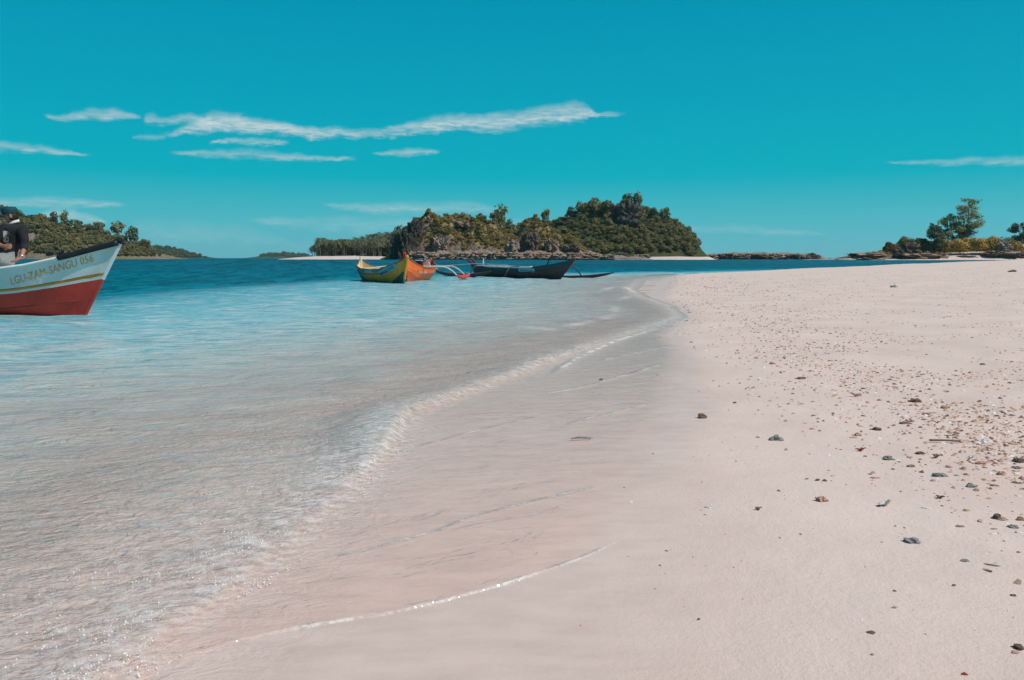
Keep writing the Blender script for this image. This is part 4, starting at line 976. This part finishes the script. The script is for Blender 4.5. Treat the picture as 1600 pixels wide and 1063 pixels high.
# boat 4: dark banca
tp4 = at(898, 402.5, 30.7)
b4 = thing('outrigger_canoe', (tp4.x, tp4.y, 0), 'long dark wooden boat with an upswept bow and pale blue name plate', 'boat', None, R(-53.6))
h4 = Hull([(-7.2, .66), (-6.9, .56), (-6.3, .50), (-5, .47), (-3.2, .45), (-2.4, .46), (-1.7, .53), (-1.1, .60), (-.55, .69), (0, .81)], (-6.6, -1.0),
          [(-7.2, .10), (-6.6, .26), (-5.2, .42), (-3.4, .44), (-2.2, .36), (-1.3, .24), (-.6, .11), (0, .03)],
          [(0, 0), (.12, .30), (.45, .76), (.75, .94), (1, 1.0)], [-.16, -.18, -.14])
def mf4(x, z, q, _): return 2 if x > -.22 else (1 if q > .72 else 0)
h4.build(b4, [P_BLK, P_NAVY, P_MAR, P_NAVY], mf4, [0, .15, .3, .45, .6, .72, .86, 1], 60, .5)
for sd_ in (-1, 1):
    h4.rail(b4, 'gunwale', P_WHITE, 1.0, -6.3, -2.2, .032, sd_, .0, 24, .012)
    h4.rail(b4, 'gunwale', P_NAVY, 1.0, -2.2, -.05, .020, sd_, .0, 20)
    h4.rail(b4, 'rub_rail', P_BLK, .72, -6.8, -.4, .014, sd_, .005, 24)
h4.stem(b4, 'stem_post', P_MAR, .04, 1, .5, .05)
for sg in (-1, 1): obj('stern_horn', mesh('stern_horn', *tube([(-6.6, sg*.06, .42), (-7.0, sg*.10, .62), (-7.35, sg*.12, .80)], [.06, .055, .045], 6), mats=P_BLK), b4)
pl = plate(b4, h4, -1, -3.05, -2.1, .27, .285, .15, P_BLUE); marks(pl, h4, -1, -2.95, -2.2, .315, .32, .06, P_NAVY, 8, seed=3)
obj('tiller_pole', mesh('tiller_pole', *tube([(-1.75, 0, .45), (-1.35, -.1, .92)], [.03, .022], 6), mats=P_MAR), b4)
obj('engine_stand', mesh('engine_stand', *tube([(-6.2, -.05, .5), (-6.15, -.05, .62), (-6.13, -.05, .83)], [.07, .045, .015], 6), mats=P_WHITE), b4)
obj('spare_pole', mesh('spare_pole', *tube([(-7.9, -.9, .50), (-6.4, -.3, .60), (-4.6, .15, .545)], [.02, .02, .02], 6), mats=BAMB), b4)
for x in (-5.6, -3.0, -1.6):
    arm(b4, x, 0, 1.75, .50, .12, .026, P_NAVY)
    if x < -2: arm(b4, x, 0, -1.15, .50, .12, .024, P_BLK)
fl(b4, 6.6, .075, .24, P_BLK, (-3.0, 1.8), 0, .04); fl(b4, 4.6, .085, .20, P_BLK, (-6.2, -1.2), 0, .10)
for x in (-5.0, -4.0, -2.6): box('thwart', (x, 0, .40), (.2, .72, .03), P_BLK, b4)

# ------------------------------------------------------------------ the seated man
def skin_mesh(chains, parent_name):
    """chains: list of [(co, radius), ...]; joined where coordinates coincide; evaluated skin + subdivision"""
    V = []; Ed = []; Rr = []; key = {}
    for ch in chains:
        last = None
        for co_, r_ in ch:
            kx = tuple(round(c, 4) for c in co_)
            if kx not in key: key[kx] = len(V); V.append(co_); Rr.append(r_)
            if last is not None and last != key[kx]: Ed.append((last, key[kx]))
            last = key[kx]
    me = bpy.data.meshes.new('tmp'); me.from_pydata(V, Ed, []); o = bpy.data.objects.new('tmp', me); COL.objects.link(o)
    md = o.modifiers.new('Skin', 'SKIN'); md.use_smooth_shade = True
    for i, sv_ in enumerate(me.skin_vertices[0].data): sv_.radius = (Rr[i],)*2 if not isinstance(Rr[i], tuple) else Rr[i]; sv_.use_root = (i == 0)
    sb = o.modifiers.new('Sub', 'SUBSURF'); sb.levels = 2; sb.render_levels = 2
    dg = bpy.context.evaluated_depsgraph_get(); out = bpy.data.meshes.new_from_object(o.evaluated_get(dg)); bpy.data.objects.remove(o); return out
def mesh_data(me): return [v.co.copy() for v in me.vertices], [tuple(p_.vertices) for p_ in me.polygons]
SKIN = mat('brown_skin', (.38, .15, .09), .5, var=.15, vscale=8); SHIRT = mat('black_cotton', (.018, .018, .022), .85, var=.4, vscale=9, bump=.006, bscale=14)
TROU = mat('grey_trousers', (.26, .27, .265), .85, var=.3, vscale=7, bump=.008, bscale=10); CAPM = mat('dark_teal_cap_cloth', (.012, .055, .075), .8, var=.4, vscale=9, bump=.002, bscale=60)
HAIR = mat('black_hair', (.012, .010, .010), .6); COLLAR = mat('white_collar', (.70, .60, .57), .8); METAL = mat('watch_metal', (.55, .48, .38), .35, metallic=.8)
man_o = at(14, 416, 12.10); px = 12.1/F
def MP(u, v, d=0.0): q = at(u, v, 12.10+d); return q - man_o
man = thing('person', man_o, 'man in a dark cap and black shirt sitting on the white and red boat', 'person')
pel = MP(8, 406, .08); w1 = MP(11, 394, .07); chest = MP(18, 370, .06); up = MP(22, 356, .05); nk = MP(21.5, 348, .03); hd = MP(17, 338, .0)
shl = MP(34, 357, .02); ell = MP(38.5, 384, .03); wrl = MP(33.5, 402.5, -.13); shr = MP(6, 357, -.10); elr = MP(-7, 381, -.16); wrr = MP(5, 384.5, -.22)
hip1 = MP(12, 407, -.03); kn1 = MP(-28, 404, -.22); an1 = MP(-34, 445, -.12); hip2 = MP(2, 406, .14); kn2 = MP(-40, 402, .10); an2 = MP(-46, 444, .12)
T = lambda v: (v.x, v.y, v.z)
body_ch = [[(T(pel), .13), (T(w1), .125), (T(chest), .135), (T(up), .10), (T(nk), .056), (T(MP(19.5, 343, .015)), .056), (T(hd), .05)],
           [(T(up), .10), (T(shl), .062), (T(ell), .043), (T(wrl), .029)], [(T(up), .10), (T(shr), .062), (T(elr), .043), (T(wrr), .029)],
           [(T(pel), .13), (T(hip1), .095), (T(kn1), .062), (T(an1), .042)], [(T(pel), .13), (T(hip2), .095), (T(kn2), .062), (T(an2), .042)]]
parts = [mesh_data(skin_mesh([c_], 'body')) for c_ in body_ch]
def hand(wr, el_, pdir, side, spread_dir, curl):
    """palm and five unequal bent fingers as skinned chains from the wrist"""
    pdir = pdir.normalized(); spread_dir = spread_dir.normalized(); nrm_ = pdir.cross(spread_dir).normalized(); 
    out = []; palm = wr + pdir*.045; knk = wr + pdir*.09
    ch = [[(T(wr.lerp(el_, .25)), .029), (T(wr), .027), (T(palm), .028), (T(knk - pdir*.012), .026)]]
    for i, (L, off) in enumerate(((.072, -.031), (.080, -.010), (.075, .012), (.060, .032))):
        k0 = palm + spread_dir*off*.6; k1 = knk + spread_dir*off; d1_ = (pdir + nrm_*curl*.35 + spread_dir*off*2).normalized(); d2_ = (pdir + nrm_*curl*1.0 + spread_dir*off*2).normalized()
        ch.append([(T(k0), .017), (T(k1), .0125), (T(k1+d1_*L*.45), .0100), (T(k1+d1_*L*.45+d2_*L*.50), .0085)])
    th0 = wr + pdir*.02 - spread_dir*.022*side; ch.append([(T(th0), .015), (T(th0 + (pdir*.6 - spread_dir*side*.8)*.035), .0125), (T(th0 + (pdir*.6-spread_dir*side*.8)*.035 + (pdir*.9 - spread_dir*side*.2)*.035), .010)])
    for c_ in ch: out.append(mesh_data(skin_mesh([c_], 'h')))
    return out
parts += hand(wrl, ell, MP(21, 409.5, -.20)-wrl, 1, Vector((.25, -.9, .15)), .5)
parts += hand(wrr, elr, MP(13, 385, -.26)-wrr, -1, Vector((.1, -.2, -1)), .6)
# head: skull, jaw, nose, ears, turned to the left and slightly down
bm = bmesh.new(); bmesh.ops.create_uvsphere(bm, u_segments=32, v_segments=24, radius=1)
for v in bm.verts:
    x, y, z = v.co     # face looks along -Y in head space
    w = .076*(1 - .22*max(0, -z)**1.5); d_ = .098 if y > 0 else .094
    X2, Y2, Z2 = x*w, y*d_, z*.118
    if y < 0:
        Y2 += .012*max(0, -z)**2*0 ; 
        nose = math.exp(-((x/.16)**2)) * math.exp(-(((z+.12)/.17)**2)); Y2 -= .026*nose
        Y2 += .011*math.exp(-(((abs(x)-.36)/.17)**2))*math.exp(-(((z-.06)/.12)**2))       # eye sockets
        Y2 -= .006*math.exp(-((x/.3)**2))*math.exp(-(((z+.47)/.07)**2)); Y2 -= .012*math.exp(-((x/.3)**2))*math.exp(-(((z+.80)/.15)**2))  # lips, chin
        Y2 -= .005*math.exp(-((x/.5)**2))*math.exp(-(((z-.22)/.10)**2))
    v.co = (X2, Y2, Z2)
hV = [v.co.copy() for v in bm.verts]; hF = [tuple(q.index for q in f.verts) for f in bm.faces]; bm.free()
for sg in (-1, 1):
    o_n = len(hV); ring = []
    for j in range(12):
        a = j/12*6.283; hV.append(Vector((sg*.076, .012+.020*math.cos(a), -.008+.032*math.sin(a))))
    for j in range(12):
        a = j/12*6.283; hV.append(Vector((sg*.092, .020+.024*math.cos(a), -.006+.036*math.sin(a))))
    for j in range(12): hF.append((o_n+j, o_n+(j+1) % 12, o_n+12+(j+1) % 12, o_n+12+j))
    hF.append(tuple(o_n+12+j for j in range(12))); hF.append(tuple(o_n+j for j in range(12))[::-1])
HM = Matrix.Translation(hd) @ Matrix.Rotation(R(-72), 4, 'Z') @ Matrix.Rotation(R(14), 4, 'X')
parts.append(([HM @ v for v in hV], hF))
V, Fc = join(parts)
body = obj('body', mesh('body', V, Fc, SKIN, smooth=True), man); rm = body.modifiers.new('Remesh', 'REMESH'); rm.mode = 'VOXEL'; rm.voxel_size = .0075; rm.use_smooth_shade = True
bpy.context.view_layer.update(); bm_ = bpy.data.meshes.new_from_object(body.evaluated_get(bpy.context.evaluated_depsgraph_get())); body.modifiers.clear(); body.data = bm_; bm_.name = 'body'
def keep_large(me, least):
    bm = bmesh.new(); bm.from_mesh(me); seen = set(); kill = []; sizes = []
    for v in bm.verts:
        if v.index in seen: continue
        st = [v]; seen.add(v.index); grp = []
        while st:
            a = st.pop(); grp.append(a)
            for e_ in a.link_edges:
                w_ = e_.other_vert(a)
                if w_.index not in seen: seen.add(w_.index); st.append(w_)
        sizes.append(len(grp))
        if len(grp) < least: kill += grp
    bmesh.ops.delete(bm, geom=kill, context='VERTS'); bm.to_mesh(me); bm.free(); return sizes
print('BODY', sorted(keep_large(bm_, 200))[-6:])
# clothes
el2 = shl.lerp(ell, 1.0); cuff = ell.lerp(wrl, .45)
sh_ch = [[(T(MP(9, 405, .08)), .148), (T(w1), .15), (T(chest), .158), (T(up+Vector((0, 0, -.01))), .118), (T(nk+Vector((0, 0, -.012))), .064)],
         [(T(up+Vector((0, 0, -.01))), .118), (T(shl), .083), (T(shl.lerp(ell, .5)), .074), (T(ell), .068), (T(cuff), .055)],
         [(T(up+Vector((0, 0, -.01))), .118), (T(shr), .080), (T(elr), .062), (T(elr.lerp(wrr, .35)), .052)]]
me = skin_mesh(sh_ch, 'shirt'); me.materials.append(SHIRT)
for v in me.vertices:   # folds
    n_ = mnoise.fractal(v.co*11, 1, 2, 3); v.co += v.normal*.010*n_
shirt = obj('shirt', me, man)
tr_ch = [[(T(MP(8, 409, .08)), .150), (T(pel), .15)], [(T(MP(8, 409, .08)), .150), (T(MP(12, 407, -.03)), .120), (T(hip1.lerp(kn1, .5)), .105), (T(kn1), .088), (T(an1), .075)],
         [(T(MP(8, 409, .08)), .150), (T(hip2), .115), (T(kn2), .088), (T(an2), .075)]]
me = skin_mesh(tr_ch, 'trousers'); me.materials.append(TROU)
for v in me.vertices: v.co += v.normal*.012*mnoise.fractal(v.co*9+Vector((5, 1, 2)), 1, 2, 3)
obj('trousers', me, man)
cvs = []; cfs = []   # cap: domed crown with a brim, in head space
for j in range(7):
    f = j/6
    for i in range(24):
        a = i/24*6.283; rr_ = (1.0, 1.06, 1.10, 1.08, .95, .62, .05)[j]; zz_ = (.030, .050, .075, .105, .130, .142, .145)[j]
        cvs.append(Vector((math.cos(a)*.084*rr_, math.sin(a)*.104*rr_+.004, zz_ + .012*(-math.sin(a))*(j > 2))))
for j in range(6):
    for i in range(24): cfs.append((j*24+i, j*24+(i+1) % 24, (j+1)*24+(i+1) % 24, (j+1)*24+i))
obj('cap', mesh('cap', [HM @ v for v in cvs], cfs, CAPM, smooth=True), man)
bv = []; bf = []
for i in range(13):
    a = math.pi + math.pi*i/12; ca, sa = math.cos(a), math.sin(a)
    bv += [Vector((ca*.082, sa*.100, .036)), Vector((ca*.095, sa*.100-.062*abs(sa)**.6, .022)), Vector((ca*.082, sa*.100, .031)), Vector((ca*.095, sa*.100-.062*abs(sa)**.6, .017))]
for i in range(12):
    a = i*4; bf += [(a, a+4, a+5, a+1), (a+2, a+3, a+7, a+6), (a+1, a+5, a+7, a+3)]
obj('cap_brim', mesh('cap_brim', [HM @ v for v in bv], bf, CAPM), man)
hv = []; hf = []     # hair at the back of the head, below the cap
for j in range(6):
    z = .040 - j*.021; k_ = math.sqrt(max(0, 1-(z/.118)**2))
    for i in range(17):
        a = R(-8) + R(196)*i/16; hv.append(Vector((math.cos(a)*.080*k_, math.sin(a)*.102*k_, z)))
for j in range(5):
    for i in range(16): hf.append((j*17+i, j*17+i+1, (j+1)*17+i+1, (j+1)*17+i))
me = mesh('hair', [HM @ v for v in hv], hf, HAIR, smooth=True); ho = obj('hair', me, man); so = ho.modifiers.new('Thick', 'SOLIDIFY'); so.thickness = .008; so.offset = 1
cv_ = []; cf_ = []    # collar
for j, (rr_, zz_) in enumerate(((.062, .028), (.078, -.022))):
    for i in range(20):
        a = i/20*6.283; cv_.append(nk + Vector((math.cos(a)*rr_, math.sin(a)*rr_, zz_ + .012*math.sin(a+1)+.018*math.cos(a))))
for i in range(20): cf_.append((i, (i+1) % 20, 20+(i+1) % 20, 20+i))
co_o = obj('collar', mesh('collar', cv_, cf_, COLLAR, smooth=True), man); so = co_o.modifiers.new('Thick', 'SOLIDIFY'); so.thickness = .006
dw = (wrl-ell).normalized(); wq = dw.to_track_quat('Z', 'Y'); wv = [wrl - dw*.012 + wq @ Vector((math.cos(i/16*6.283)*.033, math.sin(i/16*6.283)*.033, 0)) for i in range(17)]
obj('wristwatch', mesh('wristwatch', *tube(wv, [.008]*17, 6), mats=METAL), man)
# printed panel on the shirt front
pr_m = bpy.data.materials.new('shirt_print'); pr_m.use_nodes = True; t = NT(pr_m.node_tree); p = t.n['Principled BSDF']
oc = t.node('ShaderNodeTexCoord').outputs['Object']
t.set(p.inputs['Base Color'], t.ramp(t.noise(oc, 22, 3, .6), [(.36, (.03, .03, .035)), (.45, (.22, .30, .30)), (.55, (.40, .38, .32)), (.64, (.40, .14, .07))])); p.inputs['Roughness'].default_value = .9
bpy.context.view_layer.update()
from mathutils.bvhtree import BVHTree
bt = BVHTree.FromPolygons(*mesh_data(shirt.data)); pv = []; pf = []; n = 8
for j in range(n+1):
    for i in range(n+1):
        tgt = MP(5+8.5*i/n, 361+18*j/n, -.6); dr = (MP(5+8.5*i/n, 361+18*j/n, .6) - tgt).normalized(); hit = bt.ray_cast(tgt, dr)
        pv.append((hit[0] - dr*.004) if hit[0] else tgt + dr*.5)
for j in range(n):
    for i in range(n): pf.append((j*(n+1)+i, j*(n+1)+i+1, (j+1)*(n+1)+i+1, (j+1)*(n+1)+i))
obj('shirt_print', mesh('shirt_print', pv, pf, pr_m, smooth=True), man)

# ------------------------------------------------------------------ stones, coral and shells on the sand
def stone_mat(name, c, var=.45): return mat(name, c, .85, var=var, vscale=30, bump=.0012, bscale=160, spec=.2)
SM = {'grey': stone_mat('grey_stone', (.33, .30, .28)), 'tan': stone_mat('tan_coral', (.50, .32, .22)), 'white': stone_mat('white_coral', (.72, .66, .62), .2), 'pink': stone_mat('pink_coral', (.60, .33, .24), .25),
      'red': stone_mat('rust_red_coral', (.36, .085, .045), .3), 'dark': stone_mat('dark_stone', (.15, .115, .095)), 'brown': stone_mat('brown_coral', (.24, .14, .095))}
def chunk(seed, m, sub=2, fl_=.6, jag=.5, elong=1.4):
    me = rock_mesh('stone', seed, sub, jag, fl_, m, 1.6)
    for v in me.vertices: v.co.x *= elong
    return me
def branch_coral(seed, m):
    r = random.Random(seed); parts = []
    c = Vector((0, 0, .15))
    for i in range(5):
        a = i*1.256+r.uniform(-.4, .4); e_ = c+Vector((math.cos(a)*r.uniform(.6, 1.3), math.sin(a)*r.uniform(.5, 1.1), r.uniform(.0, .75)))
        mid = c.lerp(e_, .5)+Vector((0, 0, .1)); parts.append(tube([c, mid, e_], [.24, .20, .11], 6))
    return mesh('stone', *join(parts), mats=m)
def put(u, v, wpx, label, kind, seed, name='stone', cat='stone', elong=1.4, fl_=.6, rz=0, br=False, group=None):
    q = GS(u, v); d_ = math.hypot(q.x, q.y); s = wpx*d_/F*.5/(1.2 if not br else 1.2)
    me = branch_coral(seed, SM[kind]) if br else chunk(seed, SM[kind], 3 if wpx > 14 else 2, fl_, .5, elong)
    me.name = name; o = obj(name, me, None, (q.x, q.y, q.z + s*fl_*.18)); o.scale = (s/ (elong if not br else 1)*1.15, s*.8, s); o.rotation_euler = (0, 0, rz)
    return tag(o, label, cat, group)
ST = [ # u, v, width px, label, colour, elong, flat, rz, branch
 (1425,847,24,'dark and white banded stone alone on the smooth sand low right','grey',1.6,.5,-.2,0),(1419,845,12,'small dark lump at the left end of the banded stone','dark',1.2,.7,0,0),
 (1213,688,21,'pale grey humped stone standing alone right of the wet sand','grey',1.5,.75,0,0),(1097,653,17,'brown grey lump at the edge of the wet sand','brown',1.3,.8,.3,0),
 (1345,705,14,'rust red coral piece on the dry sand','red',1.1,.8,0,1),(1388,718,17,'grey stone right of the rust red coral','grey',1.5,.6,-.2,0),
 (1341,681,12,'light brown stone above the rust red coral','tan',1.2,.8,0,0),(1423,729,13,'light grey brown stone between two grey stones','tan',1.4,.6,0,0),
 (1468,744,19,'dark grey elongated stone with a flat top','grey',1.9,.5,-.35,0),(1519,761,15,'bluish grey elongated stone at the right','grey',1.8,.5,-.2,0),
 (1284,783,20,'pinkish triangular coral chunk','pink',1.3,.8,0,0),(1385,790,26,'white branching coral piece on the smooth sand','white',1,.6,.3,1),
 (1469,779,15,'brown grey knobbly coral right of the white branching piece','brown',1.5,.5,0,1),(1447,794,13,'thin white shell flat on the sand','white',2.4,.25,0,0),
 (1557,810,15,'dark brown stone of the touching pair near the right edge','dark',1.3,.8,.4,0),(1566,812,14,'tan stone of the touching pair near the right edge','tan',1.6,.6,-.1,0),
 (1583,824,16,'slate grey flat stone under the brown pair','grey',1.9,.45,0,0),(1594,813,13,'tan pointed coral at the right edge','tan',1.4,.7,0,0),
 (1500,823,12,'small tan sliver between banded stone and brown pair','tan',2.2,.4,0,0),(1370,672,15,'long grey brown coral stick pointing right','brown',2.2,.5,-.5,0),
 (1412,662,14,'brown coral bit above the smooth sand','brown',1.8,.5,0,0),(1367,747,14,'faint pink flat shell near the rust red coral','pink',2.0,.3,-.2,0),
 (1437,709,16,'curved brownish coral stick','brown',2.4,.4,.2,0),(1462,716,14,'forked brown coral right of the curved stick','brown',1.8,.5,0,1),
 (1533,725,16,'orange pink coral chip among pale shells','pink',1.9,.5,0,0),(1518,716,13,'white blue shell cluster piece at the right','white',1.3,.6,0,1),
 (1541,692,14,'pale cone shaped shell in the right shell drift','white',1.2,.9,0,0),(1565,742,13,'pink brown knob near the right edge','pink',1.1,.9,0,0),
 (1592,722,16,'dark stone cut by the right edge','dark',1.4,.7,0,0),(1588,732,15,'bluish flat stone below the dark edge stone','grey',2.0,.4,0,0),
 (1592,1013,18,'brown striped stone at the lower right edge','brown',1.5,.6,.3,0),(1587,1020,13,'pink flat shell below the brown striped stone','pink',1.9,.3,0,0),
 (1507,1054,10,'rust red chip at the bottom right','red',1.6,.5,0,0),(1361,989,14,'grey brown shell low on the smooth sand','brown',1.7,.4,0,0),
 (1363,1023,7,'tiny grey shell below the low brown shell','grey',1.5,.5,.6,0),(1108,793,15,'pale nodule on the edge of the wet sand','white',1.4,.5,0,0),
 (1184,797,13,'grey white knobbly coral left of the pink chunk','brown',1.4,.6,0,1),(1277,751,8,'dark paired shell half left','dark',1.2,.8,.4,0),(1289,752,8,'dark paired shell half right','dark',1.2,.8,-.4,0),
 (1398,924,6,'tiny brown chip in the middle of the smooth sand','brown',1.5,.6,0,0),(1397,950,9,'small orange tan chip below the tiny brown chip','tan',1.6,.5,0,0),
 (1583,931,9,'small brown shell above the striped edge stone','brown',1.7,.5,0,0),(1148,630,7,'small brown lump above the wet edge lump','dark',1.3,.7,0,0),
 (1316,420,11,'dark lone stone at the tip of the sand spit','dark',1.2,.8,0,0),(1396,449,10,'grey stone on the upper sand','grey',1.3,.7,0,0),(1582,425,12,'dark driftwood like stone far right on the sand','dark',2.2,.4,0,0),
 (1253,592,14,'brown clump at the left side of the shell band','brown',1.6,.5,0,0),(1337,620,16,'tan coral lump in the middle of the shell band','tan',1.3,.7,0,1),(1430,628,18,'largest brown stone of the shell band','brown',1.5,.6,0,0),
 (1207,569,12,'orange tan coral chip left of the shell band','pink',1.5,.6,0,0),(1477,638,14,'reddish tan stone right of the largest shell band stone','tan',1.4,.6,0,0),(1535,570,9,'dark chip on the pale upper sand','dark',1.8,.5,0,0),
 (939,594,7,'single dark pebble in the thin water of the wet sand','dark',1.2,.7,0,0),(732,583+0,5,'tiny dark pebble in the backwash','dark',1.2,.7,0,0)]
for i, (u, v, w, lb, kd, el_, f_, rz, br) in enumerate(ST):
    put(u, v, w, lb, kd, 500+i, elong=el_, fl_=f_, rz=rz, br=bool(br), name='coral_piece' if (br or 'coral' in lb) else ('shell' if 'shell' in lb else 'stone'), cat='coral' if (br or 'coral' in lb) else ('shell' if 'shell' in lb else 'stone'))
tw = GS(908, 689); o = obj('twig', mesh('twig', *tube([(-.045, 0, .006), (-.01, .008, .010), (.04, .012, .007), (.055, .03, .006)], [.003, .005, .004, .002], 6), mats=SM['grey']), None, (tw.x, tw.y, tw.z+.004)); tag(o, 'short grey twig lying on the wet sand', 'twig')
tw = GS(1476, 692); o = obj('twig', mesh('twig', *tube([(-.06, .01, .006), (0, .0, .008), (.06, -.012, .007)], [.005, .004, .005], 6), mats=SM['brown']), None, (tw.x, tw.y, tw.z+.003)); tag(o, 'straight thin brown twig left of the shell drift', 'twig')

# scatter of small shells and coral bits, thickest along a band of old tide line
band = np.array([list(GS(u, v))[:2] for u, v in [(1095,445),(1130,462),(1180,495),(1240,532),(1300,570),(1360,600),(1430,630),(1500,660),(1580,705),(1650,760)]]); bo = np.argsort(band[:, 1]); band = band[bo]
def inside(x, y):
    return x < y*.80+1
def sample(n, mode, r):
    out = []
    while len(out) < n:
        y = math.exp(r.uniform(math.log(1.6), math.log(36)))
        bx_ = float(np.interp(y, band[:, 1], band[:, 0])); wet_ = float(np.interp(y, By, Bx))
        if mode == 'band': x = bx_ + r.gauss(0, .07*y + .12)
        elif mode == 'right': x = r.uniform(bx_-.05*y, y*.75); 
        else: x = r.uniform(wet_-.25*(r.random() < .4), max(bx_, wet_+.1)); 
        if mode == 'right' and y < 3: continue
        if mode == 'left' and y > 12: continue
        if x > y*.80+.6 or x < wet_-.3: continue
        if mode != 'left' and vnoise(np.array([x*2.2]), np.array([y*1.6]), 90)[0] < .30+.35*r.random() - (.15 if mode == 'band' else 0): continue
        d2_ = float(np.interp(x, Fx, Fy)) - y
        if d2_ < 1: continue
        out.append((x, y))
    return out
r9 = random.Random(99)
cand = [(x, y, (r9.random()**2.2*.020+.006)*(1+y*.052)) for x, y in sample(7000, 'band', r9)] + [(x, y, (r9.random()**2.5*.018+.005)*(1+y*.052)) for x, y in sample(6500, 'right', r9)] + \
       [(x, y, (r9.random()**3*.011+.0028)) for x, y in sample(900, 'left', r9)]
cand.sort(key=lambda c_: -c_[2]/c_[1])
kinds = ['tan', 'tan', 'brown', 'white', 'pink', 'grey', 'tan', 'brown', 'tan', 'white', 'dark']
protos = {k_: [chunk(700+i*9+j, SM[k_], 1, (.6, .35, .8)[j], .6, (1.4, 1.9, 1.1)[j]) for j in range(3)] for i, k_ in enumerate(dict.fromkeys(kinds))}
NM = {'tan': 'tan', 'brown': 'brown', 'white': 'white', 'pink': 'pinkish', 'grey': 'grey', 'dark': 'dark'}
NI = 240
for (x, y, s) in cand[:NI]:
    kd = r9.choice(kinds); o = obj('shell_fragment', r9.choice(protos[kd]), None, (x, y, sand_at(x, y)-s*.02)); s *= .47; o.scale = (s, s*.75, s*.7); o.rotation_euler = (r9.uniform(-.3, .3), r9.uniform(-.3, .3), r9.random()*6.28)
    tag(o, NM[kd] + ' shell or coral fragment ' + (('of the near right shell drift, ' + part_of(uof(x, y), 1350, 1600, ('left fringe', 'left of its middle', 'right of its middle', 'at the picture edge')) + ('' if y < 3.3 else ', far side')) if y < 4.2 and x > 1.6 else 'alone on the smooth sand near the water' if x < float(np.interp(y, band[:, 1], band[:, 0])) - .5 else 'in the middle stretch of the shell band' if y < 9 else 'in the far stretch of the shell band') + (', larger than its neighbours' if s > .018 else ''), 'shell fragment', 'small ' + NM[kd] + ' fragments along the old tide line')
xs_ = np.array([c_[0] for c_ in cand[NI:]]); ys_ = np.array([c_[1] for c_ in cand[NI:]]); sz_ = np.array([c_[2] for c_ in cand[NI:]])*.44; zs_ = sand_z(xs_, ys_)[0]
for kd, lo, hi in (('tan', 0, .38), ('brown', .38, .62), ('white', .62, .74), ('pink', .74, .93), ('dark', .93, 1.0)):
    rr_ = np.random.default_rng(5).random(len(xs_)); sel = (rr_ >= lo) & (rr_ < hi); n = sel.sum(); r2 = np.random.default_rng(6)
    base8 = np.array([[1, 0, 0], [.2, .9, 0], [-.9, .3, 0], [-.4, -.8, 0], [.1, .1, .75], [-.3, -.1, .6]]); tri = np.array([[0, 1, 4], [1, 2, 5], [1, 5, 4], [2, 3, 5], [3, 0, 4], [3, 4, 5]])
    a = r2.random(n)*6.28; B8 = base8[None]*(1+.5*(r2.random((n, 6, 3))-.5)); sx_ = sz_[sel]*(1+.6*r2.random(n))
    X2 = (B8[:, :, 0]*np.cos(a)[:, None] - B8[:, :, 1]*.7*np.sin(a)[:, None])*sx_[:, None] + xs_[sel][:, None]; Y2 = (B8[:, :, 0]*np.sin(a)[:, None] + B8[:, :, 1]*.7*np.cos(a)[:, None])*sx_[:, None] + ys_[sel][:, None]
    Z2 = B8[:, :, 2]*sz_[sel][:, None]*.9 + zs_[sel][:, None] - .0005
    V = np.stack([X2, Y2, Z2], -1).reshape(-1, 3); Fc = (tri[None] + (np.arange(n)*6)[:, None, None]).reshape(-1, 3)
    tag(obj(NM[kd] + '_shell_grit', tri_mesh('grit', V, Fc, SM[kd])), NM[kd] + ' shell and coral grit scattered over the dry sand', 'shell grit', kind='stuff')

# bubbles where the wavelet breaks
bub = bpy.data.materials.new('foam_bubble'); bub.use_nodes = True; p = bub.node_tree.nodes['Principled BSDF']; p.inputs['Base Color'].default_value = (.88, .84, .80, 1); p.inputs['Roughness'].default_value = .12; p.inputs['Alpha'].default_value = .6
bmi = bmesh.new(); bmesh.ops.create_icosphere(bmi, subdivisions=1, radius=1); iv = np.array([v.co[:] for v in bmi.verts]); it = np.array([[q.index for q in f.verts] for f in bmi.faces]); bmi.free()
rb = np.random.default_rng(12); n = 9000; yb = np.exp(rb.uniform(math.log(1.5), math.log(4.6), n)); eb = np.abs(rb.normal(.06, .26, n))*(.7+.12*yb) - .02
xb = np.interp(yb, Wy, Wx) - eb; cl = vnoise(xb*7, yb*7, 95)*.6 + vnoise(xb*19, yb*19, 96)*.4; keep = (cl > .60) & (rb.random(n) < np.interp(yb, [1.5, 3.6, 4.6], [1, 1, .25])); xb, yb = xb[keep], yb[keep]; n = len(xb)
ci = np.clip(np.searchsorted(ys, yb), 1, len(ys)-1); srow = xb/(yb+1.0); cj = np.clip(np.searchsorted(ss, srow), 1, len(ss)-1); zb = np.maximum(Zw[ci, cj], Zw[ci-1, cj-1])
rs = .0007 + .0026*rb.random(n)**4
V = (iv[None]*rs[:, None, None] + np.stack([xb, yb, zb], -1)[:, None, :]).reshape(-1, 3); Fc = (it[None] + (np.arange(n)*len(iv))[:, None, None]).reshape(-1, 3)
tag(obj('foam_bubbles', tri_mesh('foam_bubbles', V, Fc, bub)), 'white bubbles of foam where the small wave runs out', 'foam', kind='stuff')
